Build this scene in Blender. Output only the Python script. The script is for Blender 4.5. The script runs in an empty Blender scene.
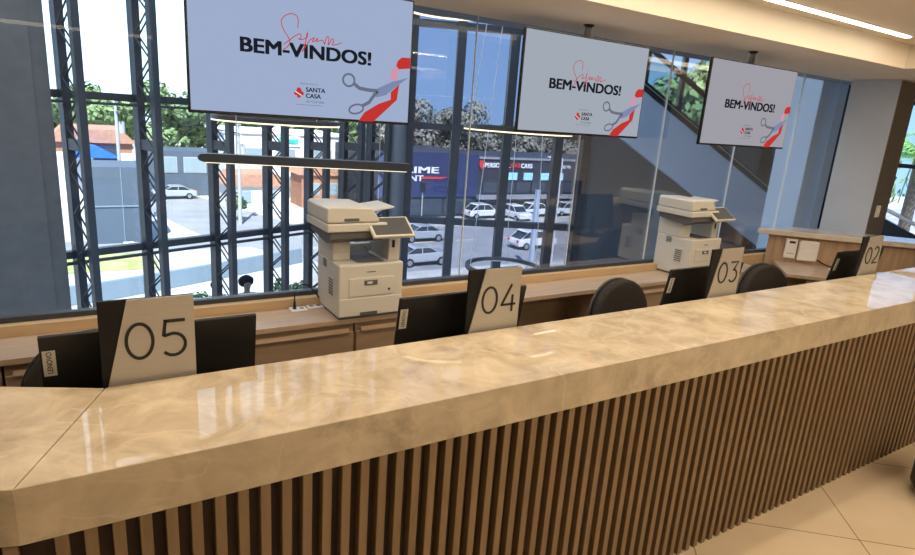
import bpy, bmesh, math, random
from mathutils import Vector, Matrix, noise
random.seed(7)
PI = math.pi
S = bpy.context.scene
COL = S.collection

# ------------------------------------------------------------------ camera
yaw, pitch, roll, FPX = 0.568953, 0.259712, 0.0722223, 609.71
fw = Vector((math.sin(yaw)*math.cos(pitch), math.cos(yaw)*math.cos(pitch), -math.sin(pitch)))
rt = Vector((math.cos(yaw), -math.sin(yaw), 0)); up = rt.cross(fw)
r2 = rt*math.cos(roll)+up*math.sin(roll); u2 = -rt*math.sin(roll)+up*math.cos(roll)
cd = bpy.data.cameras.new('camera'); cam = bpy.data.objects.new('camera', cd); COL.objects.link(cam)
cam.matrix_world = Matrix(((r2.x, u2.x, -fw.x, 0), (r2.y, u2.y, -fw.y, 0), (r2.z, u2.z, -fw.z, 1.84), (0, 0, 0, 1)))
cd.sensor_width = 36; cd.lens = 36*FPX/915; cd.clip_start = .05; cd.clip_end = 600
S.camera = cam

# ------------------------------------------------------------------ world, sun, lamps, exposure
w = bpy.data.worlds.new('sky'); S.world = w; w.use_nodes = True
wn = w.node_tree; bg = wn.nodes['Background']
tc = wn.nodes.new('ShaderNodeTexCoord'); sp = wn.nodes.new('ShaderNodeSeparateXYZ'); cr = wn.nodes.new('ShaderNodeValToRGB')
wn.links.new(tc.outputs['Generated'], sp.inputs[0]); wn.links.new(sp.outputs['Z'], cr.inputs[0])
cr.color_ramp.elements[0].color = (.62, .95, 1.45, 1); cr.color_ramp.elements[0].position = 0     # clear blue side of the sky
cr.color_ramp.elements[1].color = (.34, .60, 1.25, 1); cr.color_ramp.elements[1].position = .6
dt = wn.nodes.new('ShaderNodeVectorMath'); dt.operation = 'DOT_PRODUCT'; dt.inputs[1].default_value = (-.16, .985, .05)
mr = wn.nodes.new('ShaderNodeMapRange'); mr.inputs[1].default_value = .80; mr.inputs[2].default_value = .91; mr.clamp = True
hz = wn.nodes.new('ShaderNodeMixRGB'); hz.inputs[2].default_value = (1.9, 2.25, 2.5, 1)                # bright hazy side
wn.links.new(tc.outputs['Generated'], dt.inputs[0]); wn.links.new(dt.outputs['Value'], mr.inputs[0]); wn.links.new(mr.outputs[0], hz.inputs[0])
wn.links.new(cr.outputs[0], hz.inputs[1]); wn.links.new(hz.outputs[0], bg.inputs[0])
bg.inputs[1].default_value = 1.0
sun = bpy.data.lights.new('sun', 'SUN'); so = bpy.data.objects.new('sun', sun); COL.objects.link(so)
sun.energy = 11.0; sun.angle = math.radians(.6); sun.color = (1, .95, .86)
so.rotation_euler = Vector((.30, .66, -.95)).to_track_quat('-Z', 'Y').to_euler()
def area(name, loc, sx, sy, e, col, rot=(0, 0, 0)):
    l = bpy.data.lights.new(name, 'AREA'); l.shape = 'RECTANGLE'; l.size = sx; l.size_y = sy; l.energy = e; l.color = col
    o = bpy.data.objects.new(name, l); COL.objects.link(o); o.location = loc; o.rotation_euler = rot
    return o
WARM = (1.0, .80, .56)
area('unseen_ceiling_light', (3.05, -.8, 2.56), 4.4, .05, 82, WARM)
area('unseen_ceiling_light', (2.5, -3.2, 2.56), 9.0, .6, 98, WARM)  # unseen panel added behind the camera to fill the public floor
area('ceiling_strip_light', (2.4, 1.52, 2.56), 7.5, .06, 25, WARM)
area('ceiling_strip_light', (2.4, 2.05, 2.56), 6.5, .05, 33, WARM)
area('soffit_light', (2.6, 2.82, 2.39), 6.0, .25, 9, WARM)
area('added_atrium_fill', (1.5, 6.0, 6.9), 9.0, 4.0, 650, (.86, .94, 1.0))  # added cool fill for the atrium; its ceiling has no skylight
S.view_settings.view_transform = 'Standard'; S.view_settings.look = 'None'; S.view_settings.gamma = 1
S.view_settings.exposure = 0.0; S.view_settings.use_curve_mapping = False
cy = S.cycles
cy.max_bounces = 8; cy.diffuse_bounces = 4; cy.glossy_bounces = 4; cy.transparent_max_bounces = 24; cy.transmission_bounces = 4
cy.caustics_reflective = False; cy.caustics_refractive = False; cy.sample_clamp_indirect = 6; cy.use_denoising = True

# ------------------------------------------------------------------ materials
def mat(name, col, rough=.5, metal=0, var=.0, scale=8, bump=0, col2=None, stretch=None, coat=0, spec=None):
    m = bpy.data.materials.new(name); m.use_nodes = True; nt = m.node_tree; b = nt.nodes['Principled BSDF']
    b.inputs['Base Color'].default_value = (*col, 1); b.inputs['Roughness'].default_value = rough; b.inputs['Metallic'].default_value = metal
    if coat: b.inputs['Coat Weight'].default_value = coat; b.inputs['Coat Roughness'].default_value = .05
    if spec is not None: b.inputs['Specular IOR Level'].default_value = spec
    if var or col2:
        t = nt.nodes.new('ShaderNodeTexCoord'); mp = nt.nodes.new('ShaderNodeMapping'); n = nt.nodes.new('ShaderNodeTexNoise')
        if stretch: mp.inputs['Scale'].default_value = stretch
        n.inputs['Scale'].default_value = scale; n.inputs['Detail'].default_value = 6
        r = nt.nodes.new('ShaderNodeValToRGB'); r.color_ramp.elements[0].position = .3; r.color_ramp.elements[1].position = .7
        c2 = col2 or tuple(min(1, c*(1+var)) for c in col); c1 = col if col2 else tuple(c*(1-var) for c in col)
        r.color_ramp.elements[0].color = (*c1, 1); r.color_ramp.elements[1].color = (*c2, 1)
        nt.links.new(t.outputs['Object'], mp.inputs[0]); nt.links.new(mp.outputs[0], n.inputs[0]); nt.links.new(n.outputs[0], r.inputs[0]); nt.links.new(r.outputs[0], b.inputs['Base Color'])
        if bump:
            bp = nt.nodes.new('ShaderNodeBump'); bp.inputs['Strength'].default_value = bump; nt.links.new(n.outputs[0], bp.inputs['Height']); nt.links.new(bp.outputs[0], b.inputs['Normal'])
    return m
def emit(name, col, s):
    m = bpy.data.materials.new(name); m.use_nodes = True; nt = m.node_tree; nt.nodes.remove(nt.nodes['Principled BSDF'])
    e = nt.nodes.new('ShaderNodeEmission'); e.inputs[0].default_value = (*col, 1); e.inputs[1].default_value = s
    nt.links.new(e.outputs[0], nt.nodes['Material Output'].inputs[0]); return m
def glass(name, tint, refl=1.0, rough=0.0, ior=1.5):
    m = bpy.data.materials.new(name); m.use_nodes = True; nt = m.node_tree; nt.nodes.remove(nt.nodes['Principled BSDF'])
    t = nt.nodes.new('ShaderNodeBsdfTransparent'); t.inputs[0].default_value = (*tint, 1)
    g = nt.nodes.new('ShaderNodeBsdfGlossy'); g.inputs['Roughness'].default_value = rough
    f = nt.nodes.new('ShaderNodeFresnel'); f.inputs[0].default_value = ior
    mu = nt.nodes.new('ShaderNodeMath'); mu.operation = 'MULTIPLY'; mu.inputs[1].default_value = refl
    x = nt.nodes.new('ShaderNodeMixShader')
    nt.links.new(f.outputs[0], mu.inputs[0]); nt.links.new(mu.outputs[0], x.inputs[0]); nt.links.new(t.outputs[0], x.inputs[1]); nt.links.new(g.outputs[0], x.inputs[2])
    nt.links.new(x.outputs[0], nt.nodes['Material Output'].inputs[0]); return m
def marble(name, base, light, dark, rough, veins=1.0, mot=.62):
    m = bpy.data.materials.new(name); m.use_nodes = True; nt = m.node_tree; b = nt.nodes['Principled BSDF']; L = nt.links.new
    t = nt.nodes.new('ShaderNodeTexCoord')
    n1 = nt.nodes.new('ShaderNodeTexNoise'); n1.inputs['Scale'].default_value = 6.5; n1.inputs['Detail'].default_value = 9; n1.inputs['Roughness'].default_value = .62; n1.inputs['Distortion'].default_value = .5
    r1 = nt.nodes.new('ShaderNodeValToRGB'); e = r1.color_ramp.elements
    e[0].position = .32; e[0].color = (*dark, 1); e[1].position = .66; e[1].color = (*light, 1)
    k = e.new(.48); k.color = (*base, 1)
    v = nt.nodes.new('ShaderNodeTexNoise'); v.inputs['Scale'].default_value = 2.3; v.inputs['Detail'].default_value = 6; v.inputs['Distortion'].default_value = .8
    s = nt.nodes.new('ShaderNodeMath'); s.operation = 'SUBTRACT'; s.inputs[1].default_value = .5
    a = nt.nodes.new('ShaderNodeMath'); a.operation = 'ABSOLUTE'
    mr = nt.nodes.new('ShaderNodeMapRange'); mr.inputs[1].default_value = 0; mr.inputs[2].default_value = .014; mr.inputs[3].default_value = .6*veins; mr.inputs[4].default_value = 0
    mx = nt.nodes.new('ShaderNodeMixRGB'); mx.inputs[2].default_value = (*light, 1)
    n2 = nt.nodes.new('ShaderNodeTexNoise'); n2.inputs['Scale'].default_value = 2.1; n2.inputs['Detail'].default_value = 10; n2.inputs['Roughness'].default_value = .75
    r2_ = nt.nodes.new('ShaderNodeValToRGB'); r2_.color_ramp.elements[0].position = mot; r2_.color_ramp.elements[0].color = (0, 0, 0, 1); r2_.color_ramp.elements[1].position = mot+.12; r2_.color_ramp.elements[1].color = (.6, .6, .6, 1)
    mx2 = nt.nodes.new('ShaderNodeMixRGB'); mx2.inputs[2].default_value = (*[c*.42 for c in dark], 1)
    L(t.outputs['Object'], n1.inputs[0]); L(t.outputs['Object'], v.inputs[0]); L(t.outputs['Object'], n2.inputs[0])
    L(n1.outputs[0], r1.inputs[0]); L(v.outputs[0], s.inputs[0]); L(s.outputs[0], a.inputs[0]); L(a.outputs[0], mr.inputs[0])
    L(mr.outputs[0], mx.inputs[0]); L(r1.outputs[0], mx.inputs[1]); L(n2.outputs[0], r2_.inputs[0]); L(r2_.outputs[0], mx2.inputs[0]); L(mx.outputs[0], mx2.inputs[1])
    L(mx2.outputs[0], b.inputs['Base Color']); b.inputs['Roughness'].default_value = rough
    return m
def wood(name, c1, c2, rough=.45, vertical=True, scale=6):
    return mat(name, c1, rough, col2=c2, scale=scale, stretch=(6, 6, .5) if vertical else (.5, 6, 6), bump=.04)
def tile(name, c1, c2, mortar, size, ang, ox, oy, rough=.25):
    m = bpy.data.materials.new(name); m.use_nodes = True; nt = m.node_tree; b = nt.nodes['Principled BSDF']; L = nt.links.new
    t = nt.nodes.new('ShaderNodeTexCoord'); mp = nt.nodes.new('ShaderNodeMapping'); mp.vector_type = 'TEXTURE'
    mp.inputs['Location'].default_value = (ox, oy, 0); mp.inputs['Rotation'].default_value = (0, 0, ang)
    br = nt.nodes.new('ShaderNodeTexBrick'); br.offset = 0; br.inputs['Scale'].default_value = 1; br.inputs['Brick Width'].default_value = size; br.inputs['Row Height'].default_value = size
    br.inputs['Mortar Size'].default_value = .003; br.inputs['Color1'].default_value = (*c1, 1); br.inputs['Color2'].default_value = (*c2, 1); br.inputs['Mortar'].default_value = (*mortar, 1)
    n = nt.nodes.new('ShaderNodeTexNoise'); n.inputs['Scale'].default_value = 3; n.inputs['Detail'].default_value = 5
    mx = nt.nodes.new('ShaderNodeMixRGB'); mx.blend_type = 'SOFT_LIGHT'; mx.inputs[0].default_value = .35
    L(t.outputs['Object'], mp.inputs[0]); L(mp.outputs[0], br.inputs[0]); L(t.outputs['Object'], n.inputs[0])
    L(br.outputs[0], mx.inputs[1]); L(n.outputs[0], mx.inputs[2]); L(mx.outputs[0], b.inputs['Base Color']); b.inputs['Roughness'].default_value = rough
    return m
M = {}
M['marble'] = marble('polished beige marble', (.61, .52, .39), (.76, .67, .52), (.48, .39, .275), .018, .95, .64)
M['marble_shaded'] = marble('beige marble shaded edge', (.42, .36, .27), (.52, .45, .34), (.34, .29, .215), .3, .9, .53)  # same stone as the top, darkened in colour for the upright face's shade
M['marble_ledge'] = marble('pale pinkish marble', (.58, .52, .46), (.68, .62, .56), (.50, .44, .385), .08, .5)
M['joint'] = mat('stone joint filler', (.12, .08, .05), .8)
M['slat'] = wood('oak slat', (.165, .108, .058), (.21, .14, .078), .5)
M['backing'] = wood('dark stained backing', (.022, .009, .004), (.035, .015, .006), .7)
M['credenza'] = wood('light walnut laminate', (.42, .32, .24), (.49, .38, .29), .25, False)
M['drawer'] = wood('walnut drawer laminate', (.30, .215, .15), (.36, .26, .18), .4, False)
M['wall_wood'] = wood('walnut wall panel', (.34, .23, .155), (.46, .33, .23), .4)
M['sill'] = wood('pale oak sill', (.52, .37, .22), (.60, .44, .27), .4, False)
M['gap'] = mat('shadow gap', (.03, .02, .015), .8)
M['ceiling'] = mat('painted plaster ceiling', (.72, .66, .58), .8, var=.02, scale=3)
M['plaster'] = mat('painted plaster wall', (.55, .54, .52), .8, var=.03, scale=4)
M['grey_wall'] = mat('blue grey painted panel', (.15, .175, .21), .5, var=.05, scale=2)
M['grey_blind'] = mat('grey fabric blind', (.125, .122, .12), .55, var=.12, scale=5)
M['column_grey'] = mat('grey coated column', (.48, .52, .59), .5, var=.04, scale=3)
M['column_shade'] = mat('taupe column shade', (.12, .10, .08), .55, var=.06, scale=9)
M['floor'] = tile('cream porcelain tile', (.72, .61, .46), (.70, .59, .44), (.28, .22, .15), .82, math.radians(-41), 3.08, 1.06)
M['atrium_floor'] = mat('lower lobby floor', (.45, .45, .45), .3, var=.05)
M['truss'] = mat('dark painted steel', (.038, .046, .058), .45, var=.15, scale=5)
M['mullion'] = mat('graphite aluminium', (.045, .052, .065), .4, var=.1, scale=5)
M['alu'] = mat('satin aluminium', (.6, .62, .65), .35, .8)
M['glass_clear'] = glass('clear partition glass', (.97, .985, 1.0), .42)
M['glass_facade'] = glass('clear facade glass', (.9, .95, .97), .5)
M['glass_tint'] = glass('blue solar glass', (.62, .65, .71), .5)
M['glass_balustrade'] = glass('balustrade glass', (.75, .85, .85), 1.0)
M['cable'] = mat('steel cable', (.75, .78, .82), .3, .3)
M['seam'] = mat('glass joint seal', (.80, .86, .92), .4)
M['ring_dark'] = mat('brown anodised ring', (.09, .085, .085), .4, .3)
M['led'] = emit('warm led diffuser', (1, .82, .54), 2.0)
M['led_strip'] = emit('bright led strip', (1, .9, .68), 7)
M['tv_black'] = mat('gloss black tv bezel', (.012, .013, .016), .25)
M['black_plastic'] = mat('matte black plastic', (.009, .009, .010), .5, var=.1, scale=30)
M['sign_black'] = mat('satin black plate', (.010, .010, .012), .5, spec=.25)
M['sign_silver'] = mat('brushed champagne metal', (.46, .44, .415), .38, .35, var=.05, scale=12, stretch=(1, 1, 30))
M['ink'] = mat('black lettering', (.008, .008, .01), .5)
M['sticker'] = mat('silver sticker', (.62, .60, .55), .4)
M['chair'] = mat('charcoal chair fabric', (.025, .022, .021), .85, var=.2, scale=60)
M['chair_shell'] = mat('dark grey chair shell', (.035, .034, .035), .4)
M['printer'] = mat('warm white printer plastic', (.67, .66, .63), .45, var=.02, scale=9)
M['printer_grey'] = mat('grey printer plastic', (.12, .12, .13), .45)
M['screen_off'] = mat('dark touch screen', (.10, .105, .115), .2)
M['white_plastic'] = mat('white plastic', (.74, .74, .76), .35)
M['paper'] = mat('white paper', (.8, .79, .76), .8)
M['rubber'] = mat('black rubber', (.01, .01, .01), .6)
M['escalator'] = mat('pale blue grey cladding', (.47, .60, .78), .3, var=.02, scale=2)
M['dark_metal'] = mat('black metal', (.018, .02, .024), .4)
M['dark_panel'] = mat('dark grey cladding', (.03, .032, .036), .5, var=.15, scale=1.5)
M['pouf'] = mat('taupe fabric', (.10, .085, .065), .9, var=.1, scale=40)
M['asphalt'] = mat('asphalt', (.30, .30, .31), .9, var=.12, scale=.6)
M['pavement'] = mat('concrete pavement', (.52, .50, .47), .9, var=.1, scale=.8)
M['paint_line'] = mat('road paint', (.8, .7, .35), .8)
M['grass'] = mat('dry grass', (.30, .36, .10), .95, col2=(.52, .50, .22), scale=1.5)
M['leaf'] = mat('leaf green', (.16, .26, .10), .8, col2=(.33, .42, .20), scale=.6)
M['leaf_dark'] = mat('dry olive leaf', (.22, .22, .18), .85, col2=(.33, .32, .27), scale=.5)
M['leaf_bright'] = mat('bright leaf', (.12, .30, .06), .8, col2=(.22, .42, .12), scale=3)
M['bark'] = mat('bark', (.16, .12, .09), .9, var=.2)
M['navy'] = mat('navy cladding', (.035, .05, .13), .5, var=.08, scale=.5)
M['shop_dark'] = mat('charcoal shop cladding', (.045, .05, .07), .5, var=.1, scale=.5)
M['shop_band'] = mat('grey concrete band', (.30, .31, .33), .8)
M['shop_glass'] = mat('dark shop glazing', (.06, .075, .10), .12)
M['sign_white'] = mat('white sign letters', (.95, .95, .95), .5)
M['sign_red'] = mat('red sign letters', (.75, .06, .07), .5)
M['poster'] = mat('pale cyan poster', (.45, .85, .92), .6)
M['cyan_sign'] = mat('turquoise sign', (.02, .62, .58), .5)
M['white_build'] = mat('white render wall', (.82, .81, .78), .8, var=.03)
M['grey_pane'] = mat('pale window pane', (.30, .38, .42), .2)
M['brick'] = mat('orange brick', (.42, .20, .12), .85, var=.2, scale=6)
M['blue_awning'] = mat('blue awning', (.02, .16, .70), .6)
M['hoarding'] = mat('slate blue cladding', (.09, .12, .165), .6, var=.06, scale=.4)
M['terracotta'] = mat('terracotta roof', (.50, .26, .17), .85, var=.15, scale=3)
M['shade_blue_wall'] = mat('shade blue boundary wall', (.20, .26, .32), .8, var=.06)  # blue grey holds the boundary wall's shade in its colour
M['concrete'] = mat('concrete pole', (.45, .45, .44), .85, var=.08)
M['car_white'] = mat('white car paint', (.80, .82, .84), .25, coat=.6)
M['car_silver'] = mat('silver car paint', (.52, .55, .58), .25, .3, coat=.6)
M['car_glass'] = mat('car glass', (.03, .04, .05), .08)
M['tyre'] = mat('tyre', (.015, .015, .015), .8)
M['hub'] = mat('wheel hub', (.45, .46, .48), .35, .6)
M['skin'] = mat('skin', (.45, .27, .19), .6)
M['hair'] = mat('dark curly hair', (.015, .011, .009), .95)
M['shirt_white'] = mat('white shirt', (.75, .74, .72), .8)
M['shirt_grey'] = mat('grey shirt', (.22, .25, .30), .8)
M['trousers'] = mat('navy trousers', (.04, .05, .09), .85)
M['totem'] = mat('pale blue totem', (.42, .50, .62), .5)

# ------------------------------------------------------------------ mesh helpers
class MB:
    def __init__(s): s.bm = bmesh.new()
    def box(s, x0, x1, y0, y1, z0, z1, T=None):
        vs = [s.bm.verts.new((x, y, z)) for z in (z0, z1) for y in (y0, y1) for x in (x0, x1)]
        if T is not None:
            for v in vs: v.co = T @ v.co
        for f in ((0, 2, 3, 1), (4, 5, 7, 6), (0, 1, 5, 4), (2, 6, 7, 3), (0, 4, 6, 2), (1, 3, 7, 5)): s.bm.faces.new([vs[i] for i in f])
        return s
    def prism(s, pts, d0, d1, axis='y', T=None):
        def P(a, b, d): return {'y': (a, d, b), 'z': (a, b, d), 'x': (d, a, b)}[axis]
        A = [s.bm.verts.new(P(a, b, d0)) for a, b in pts]; B = [s.bm.verts.new(P(a, b, d1)) for a, b in pts]
        if T is not None:
            for v in A+B: v.co = T @ v.co
        n = len(pts); fs = [s.bm.faces.new(A), s.bm.faces.new(B[::-1])]
        for i in range(n): fs.append(s.bm.faces.new((A[i], B[i], B[(i+1) % n], A[(i+1) % n])))
        bmesh.ops.recalc_face_normals(s.bm, faces=fs)
        return s
    def tube(s, pts, r, n=8, cap=True, closed=False):
        pts = [Vector(p) for p in pts]; rings = []
        for i, p in enumerate(pts):
            if closed: d = pts[(i+1) % len(pts)]-pts[i-1]
            else: d = pts[min(i+1, len(pts)-1)]-pts[max(i-1, 0)]
            d.normalize(); a = Vector((0, 0, 1)) if abs(d.z) < .9 else Vector((1, 0, 0))
            x = d.cross(a).normalized(); y = d.cross(x)
            rr = r[i] if isinstance(r, (list, tuple)) else r
            rings.append([s.bm.verts.new(p+x*rr*math.cos(2*PI*k/n)+y*rr*math.sin(2*PI*k/n)) for k in range(n)])
        m = len(rings)
        for i in range(m if closed else m-1):
            A, B = rings[i], rings[(i+1) % m]
            for k in range(n): s.bm.faces.new((A[k], A[(k+1) % n], B[(k+1) % n], B[k]))
        if cap and not closed: s.bm.faces.new(rings[0][::-1]); s.bm.faces.new(rings[-1])
        return s
    def cyl(s, p0, p1, r, n=20, r1=None): return s.tube([p0, p1], [r, r if r1 is None else r1], n)
    def lathe(s, prof, n=32, c=(0, 0, 0)):
        rings = [[s.bm.verts.new((c[0]+r*math.cos(2*PI*k/n), c[1]+r*math.sin(2*PI*k/n), c[2]+z)) for k in range(n)] for r, z in prof]
        for A, B in zip(rings, rings[1:]):
            for k in range(n): s.bm.faces.new((A[k], A[(k+1) % n], B[(k+1) % n], B[k]))
        if prof[0][0] > 1e-5 and prof[0] != prof[-1]: s.bm.faces.new(rings[0][::-1]); s.bm.faces.new(rings[-1])
        return s
    def ribbon(s, pts, w, d0, d1):
        """flat stroke in XZ with thickness along y from d0 to d1"""
        L, R_ = [], []
        for i, p in enumerate(pts):
            a = Vector(pts[max(i-1, 0)]); b = Vector(pts[min(i+1, len(pts)-1)]); t = (b-a).normalized(); n = Vector((-t.y, t.x))*(w/2)
            L.append((p[0]+n.x, p[1]+n.y)); R_.append((p[0]-n.x, p[1]-n.y))
        for i in range(len(pts)-1): s.prism([L[i], L[i+1], R_[i+1], R_[i]], d0, d1, 'y')
        return s
    def blob(s, c, r, sub=2, sq=(1, 1, 1), jit=0):
        g = bmesh.ops.create_icosphere(s.bm, subdivisions=sub, radius=1)
        for v in g['verts']:
            k = 1+(noise.noise(v.co*1.7+Vector(c))*jit if jit else 0)
            v.co = Vector((c[0]+v.co.x*r*sq[0]*k, c[1]+v.co.y*r*sq[1]*k, c[2]+v.co.z*r*sq[2]*k))
        return s
    def build(s, name, m, parent=None, smooth=False, bevel=0, seg=2, loc=None, rz=0):
        me = bpy.data.meshes.new(name); s.bm.to_mesh(me); s.bm.free(); me.materials.append(M[m] if isinstance(m, str) else m)
        o = bpy.data.objects.new(name, me); COL.objects.link(o)
        if smooth:
            for p in me.polygons: p.use_smooth = True
            me.set_sharp_from_angle(angle=math.radians(40))
        if bevel:
            b = o.modifiers.new('bevel', 'BEVEL'); b.width = bevel; b.segments = seg; b.limit_method = 'ANGLE'; b.angle_limit = math.radians(35)
        if parent: o.parent = parent
        if loc: o.location = loc
        if rz: o.rotation_euler.z = rz
        return o
def thing(name, label, cat, loc=(0, 0, 0), rz=0, group=None):
    o = bpy.data.objects.new(name, None); COL.objects.link(o); o.location = loc; o.rotation_euler = (0, 0, rz); o.empty_display_size = .1
    return tag(o, label, cat, group)
def tag(o, label, cat, group=None):
    o['label'] = label; o['category'] = cat
    if group: o['group'] = group
    return o
def struct(o): o['kind'] = 'structure'; return o
def dup(root, loc=None, rz=None, label=None):
    r = root.copy(); COL.objects.link(r)
    if loc is not None: r.location = loc
    if rz is not None: r.rotation_euler.z = rz
    if label: r['label'] = label
    def rec(a, b):
        for ch in list(a.children):
            c = ch.copy(); COL.objects.link(c); c.parent = b; rec(ch, c)
    rec(root, r); return r
def text_mesh(s, x0, x1, z0, z1, y, depth=.001, bold=0, shear=0, name='lettering', m='ink', parent=None, T=None, fat=0):
    cu = bpy.data.curves.new('t', 'FONT'); cu.body = s; cu.size = 1; cu.offset = bold; cu.shear = shear; cu.resolution_u = 4; cu.extrude = .01
    o = bpy.data.objects.new('t', cu); COL.objects.link(o)
    dg = bpy.context.evaluated_depsgraph_get(); dg.update(); me = bpy.data.meshes.new_from_object(o.evaluated_get(dg))
    bpy.data.objects.remove(o); bpy.data.curves.remove(cu)
    if fat:
        b_ = bmesh.new()
        for k_, (dx, dy) in enumerate(((-fat, -fat*.6), (fat, -fat*.6), (-fat, fat*.6), (fat, fat*.6))):
            n0 = len(b_.verts); b_.from_mesh(me); b_.verts.ensure_lookup_table()
            for v in b_.verts[n0:]: v.co.x += dx; v.co.y += dy; v.co.z += .001*k_ if v.co.z > 0 else 0
        b_.to_mesh(me); b_.free()
    xs = [v.co.x for v in me.vertices]; ys = [v.co.y for v in me.vertices]
    a, b, c, d = min(xs), max(xs), min(ys), max(ys)
    for v in me.vertices:
        x, yy, z = v.co
        p = Vector((x0+(x-a)/(b-a)*(x1-x0), y-(depth*(1+(z-.01)*60) if z > 0 else 0), z0+(yy-c)/(d-c)*(z1-z0)))
        v.co = T @ p if T is not None else p
    me.name = name; me.materials.clear(); me.materials.append(M[m])
    ob = bpy.data.objects.new(name, me); COL.objects.link(ob)
    if parent: ob.parent = parent
    return ob
def arc(cx, cz, rx, rz, a0, a1, n=24): return [(cx+rx*math.cos(a0+(a1-a0)*i/n), cz+rz*math.sin(a0+(a1-a0)*i/n)) for i in range(n+1)]

# ================================================================== ROOM SHELL
GY = 3.25                                   # glass partition plane
struct(MB().box(-5, 8.6, -5.5, 3.34, -.3, 0).build('floor', 'floor'))
struct(MB().box(-5, 5.36, -5.5, 2.38, 2.58, 2.75).build('ceiling', 'ceiling'))
sf = MB(); sf.box(-5, 8.6, 2.38, 3.25, 2.41, 2.75); sf.box(5.36, 8.6, -5.5, 2.38, 2.41, 2.75)
struct(sf.build('trim_1', 'ceiling'))
struct(MB().box(-5, 8.6, 3.25, 3.45, 2.41, 7.0).build('wall_front', 'grey_wall'))
struct(MB().box(-5.15, -5, -5.5, 3.45, -.3, 2.75).build('wall_left', 'plaster'))
struct(MB().box(-5.15, 8.75, -5.65, -5.5, -.3, 2.75).build('wall_back', 'plaster'))
# right end: room side wall, then the end facade of the lobby with its window
struct(MB().box(8.6, 8.75, -5.5, 3.0, -.3, 7.0).build('wall_right', 'column_grey'))
struct(MB().box(8.6, 14.15, 3.0, 3.1, -3.8, 7.0).build('wall_front_2', 'column_grey'))
rw = MB(); rw.box(14.0, 14.15, 3.1, 6.6, -3.8, -.4); rw.box(14.0, 14.15, 3.1, 6.6, 5.4, 7)
struct(rw.build('wall_right_2', 'column_grey'))
struct(MB().box(8.6, 11.6, 3.1, 5.0, -.25, 0).build('floor_3', 'atrium_floor'))
wr = struct(MB().box(14.06, 14.08, 3.1, 6.6, -.4, 5.4).build('window_1', 'glass_facade'))
fr = MB()
for z in (-.4, 1.48, 2.68, 4.2, 5.36): fr.box(14.0, 14.14, 3.1, 6.6, z-.035, z+.045)
for y in (3.13, 4.3, 6.0, 6.57): fr.box(14.0, 14.14, y-.04, y+.04, -.4, 5.4)
struct(fr.build('window_frame', 'mullion', wr))

# LED strips recessed in the ceiling
def led(name, label, x0, x1, y, zc=2.58):
    t = thing(name, label, 'light', ((x0+x1)/2, y, zc)); L = (x1-x0)/2
    MB().box(-L-.01, L+.01, -.03, .03, -.004, .0).build('housing', 'white_plastic', t)
    MB().box(-L, L, -.02, .02, -.012, -.004).build('diffuser', 'led_strip', t)
led('ceiling_light', 'long warm light strip in the ceiling in front of the television beam', .2, 4.95, 2.22)
led('ceiling_light', 'long warm light strip over the public side of the counter, mirrored in the glass', .8, 5.3, -.8)

# glass partition, panes with silicone joints
xs = [-4.9, -3.1, -1.3, .4, 2.09, 3.0, 3.83, 4.75, 5.58, 6.2]
for i, (a, b) in enumerate(zip(xs, xs[1:])):
    p = struct(MB().box(a+.004, b-.004, GY-.005, GY+.005, .83, 2.41).build('window_%d' % (i+2), 'glass_clear'))
    if b > 2 and b < 6: struct(MB().box(b-.0018, b+.0018, GY-.006, GY+.007, .83, 2.41).build('joint', 'seam', p))
sl = MB(); sl.box(-5, 5.47, 3.18, 3.34, 0, .80)
struct(sl.build('trim_2', 'sill', bevel=.003))
struct(MB().box(-5, 6.2, 3.225, 3.275, .80, .825).build('trim_3', 'mullion'))
# columns behind the right hand counter
struct(MB().box(6.2, 6.5, 2.74, 3.16, 0, 2.41).build('trim_4', 'column_grey', bevel=.004))
struct(MB().box(6.198, 6.502, 2.735, 2.742, 0, 2.40).build('trim_5', 'column_shade'))  # thin sheet giving the column face away from the window its shade as colour
struct(MB().box(7.25, 7.80, 4.0, 4.4, -3.8, 7.0).build('trim_6', 'escalator'))
sw = thing('light_switch', 'small cream switch plate on the shaded side of the column at the right', 'switch', (6.31, 2.735, 1.25))
MB().box(-.035, .035, -.012, 0, -.055, .055).build('plate', 'white_plastic', sw, bevel=.004)
MB().box(-.014, .014, -.017, -.012, -.03, .03).build('rocker', 'paper', sw, bevel=.002)

# ================================================================== ATRIUM
CX, CYY = 5.355, 10.739
def fdir(deg): return Vector((math.sin(math.radians(deg)), math.cos(math.radians(deg)), 0))
dL, dR = fdir(69.5), fdir(116)
def frameT(o, d):           # local x along d, y = outward normal (left of d), z up
    n = Vector((-d.y, d.x, 0)); return Matrix(((d.x, n.x, 0, o[0]), (d.y, n.y, 0, o[1]), (0, 0, 1, 0), (0, 0, 0, 1)))
TL, TR_ = frameT((CX, CYY), dL), frameT((CX, CYY), dR)
struct(MB().prism([(-6, 3.34), (8.6, 3.34), (8.6, 3.0), (14.15, 3.0), (14.15, 6.6), (CX, CYY+.1), (-6, 6.3)], -3.9, -3.8, 'z').build('floor_2', 'atrium_floor'))
struct(MB().prism([(-6, 3.3), (8.8, 3.3), (8.8, 2.9), (14.3, 2.9), (14.3, 6.9), (CX+.1, CYY+.4), (-6, 6.8)], 7.0, 7.3, 'z').build('ceiling_2', 'plaster'))
struct(MB().box(-5.3, -5.1, 3.3, 6.8, -3.8, 7.0).build('wall_left_2', 'plaster'))
# outer building mass that keeps the sun off the rooms
struct(MB().box(-5.2, 8.9, -5.7, 3.3, 7.0, 7.3).build('ceiling_3', 'plaster'))
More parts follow.
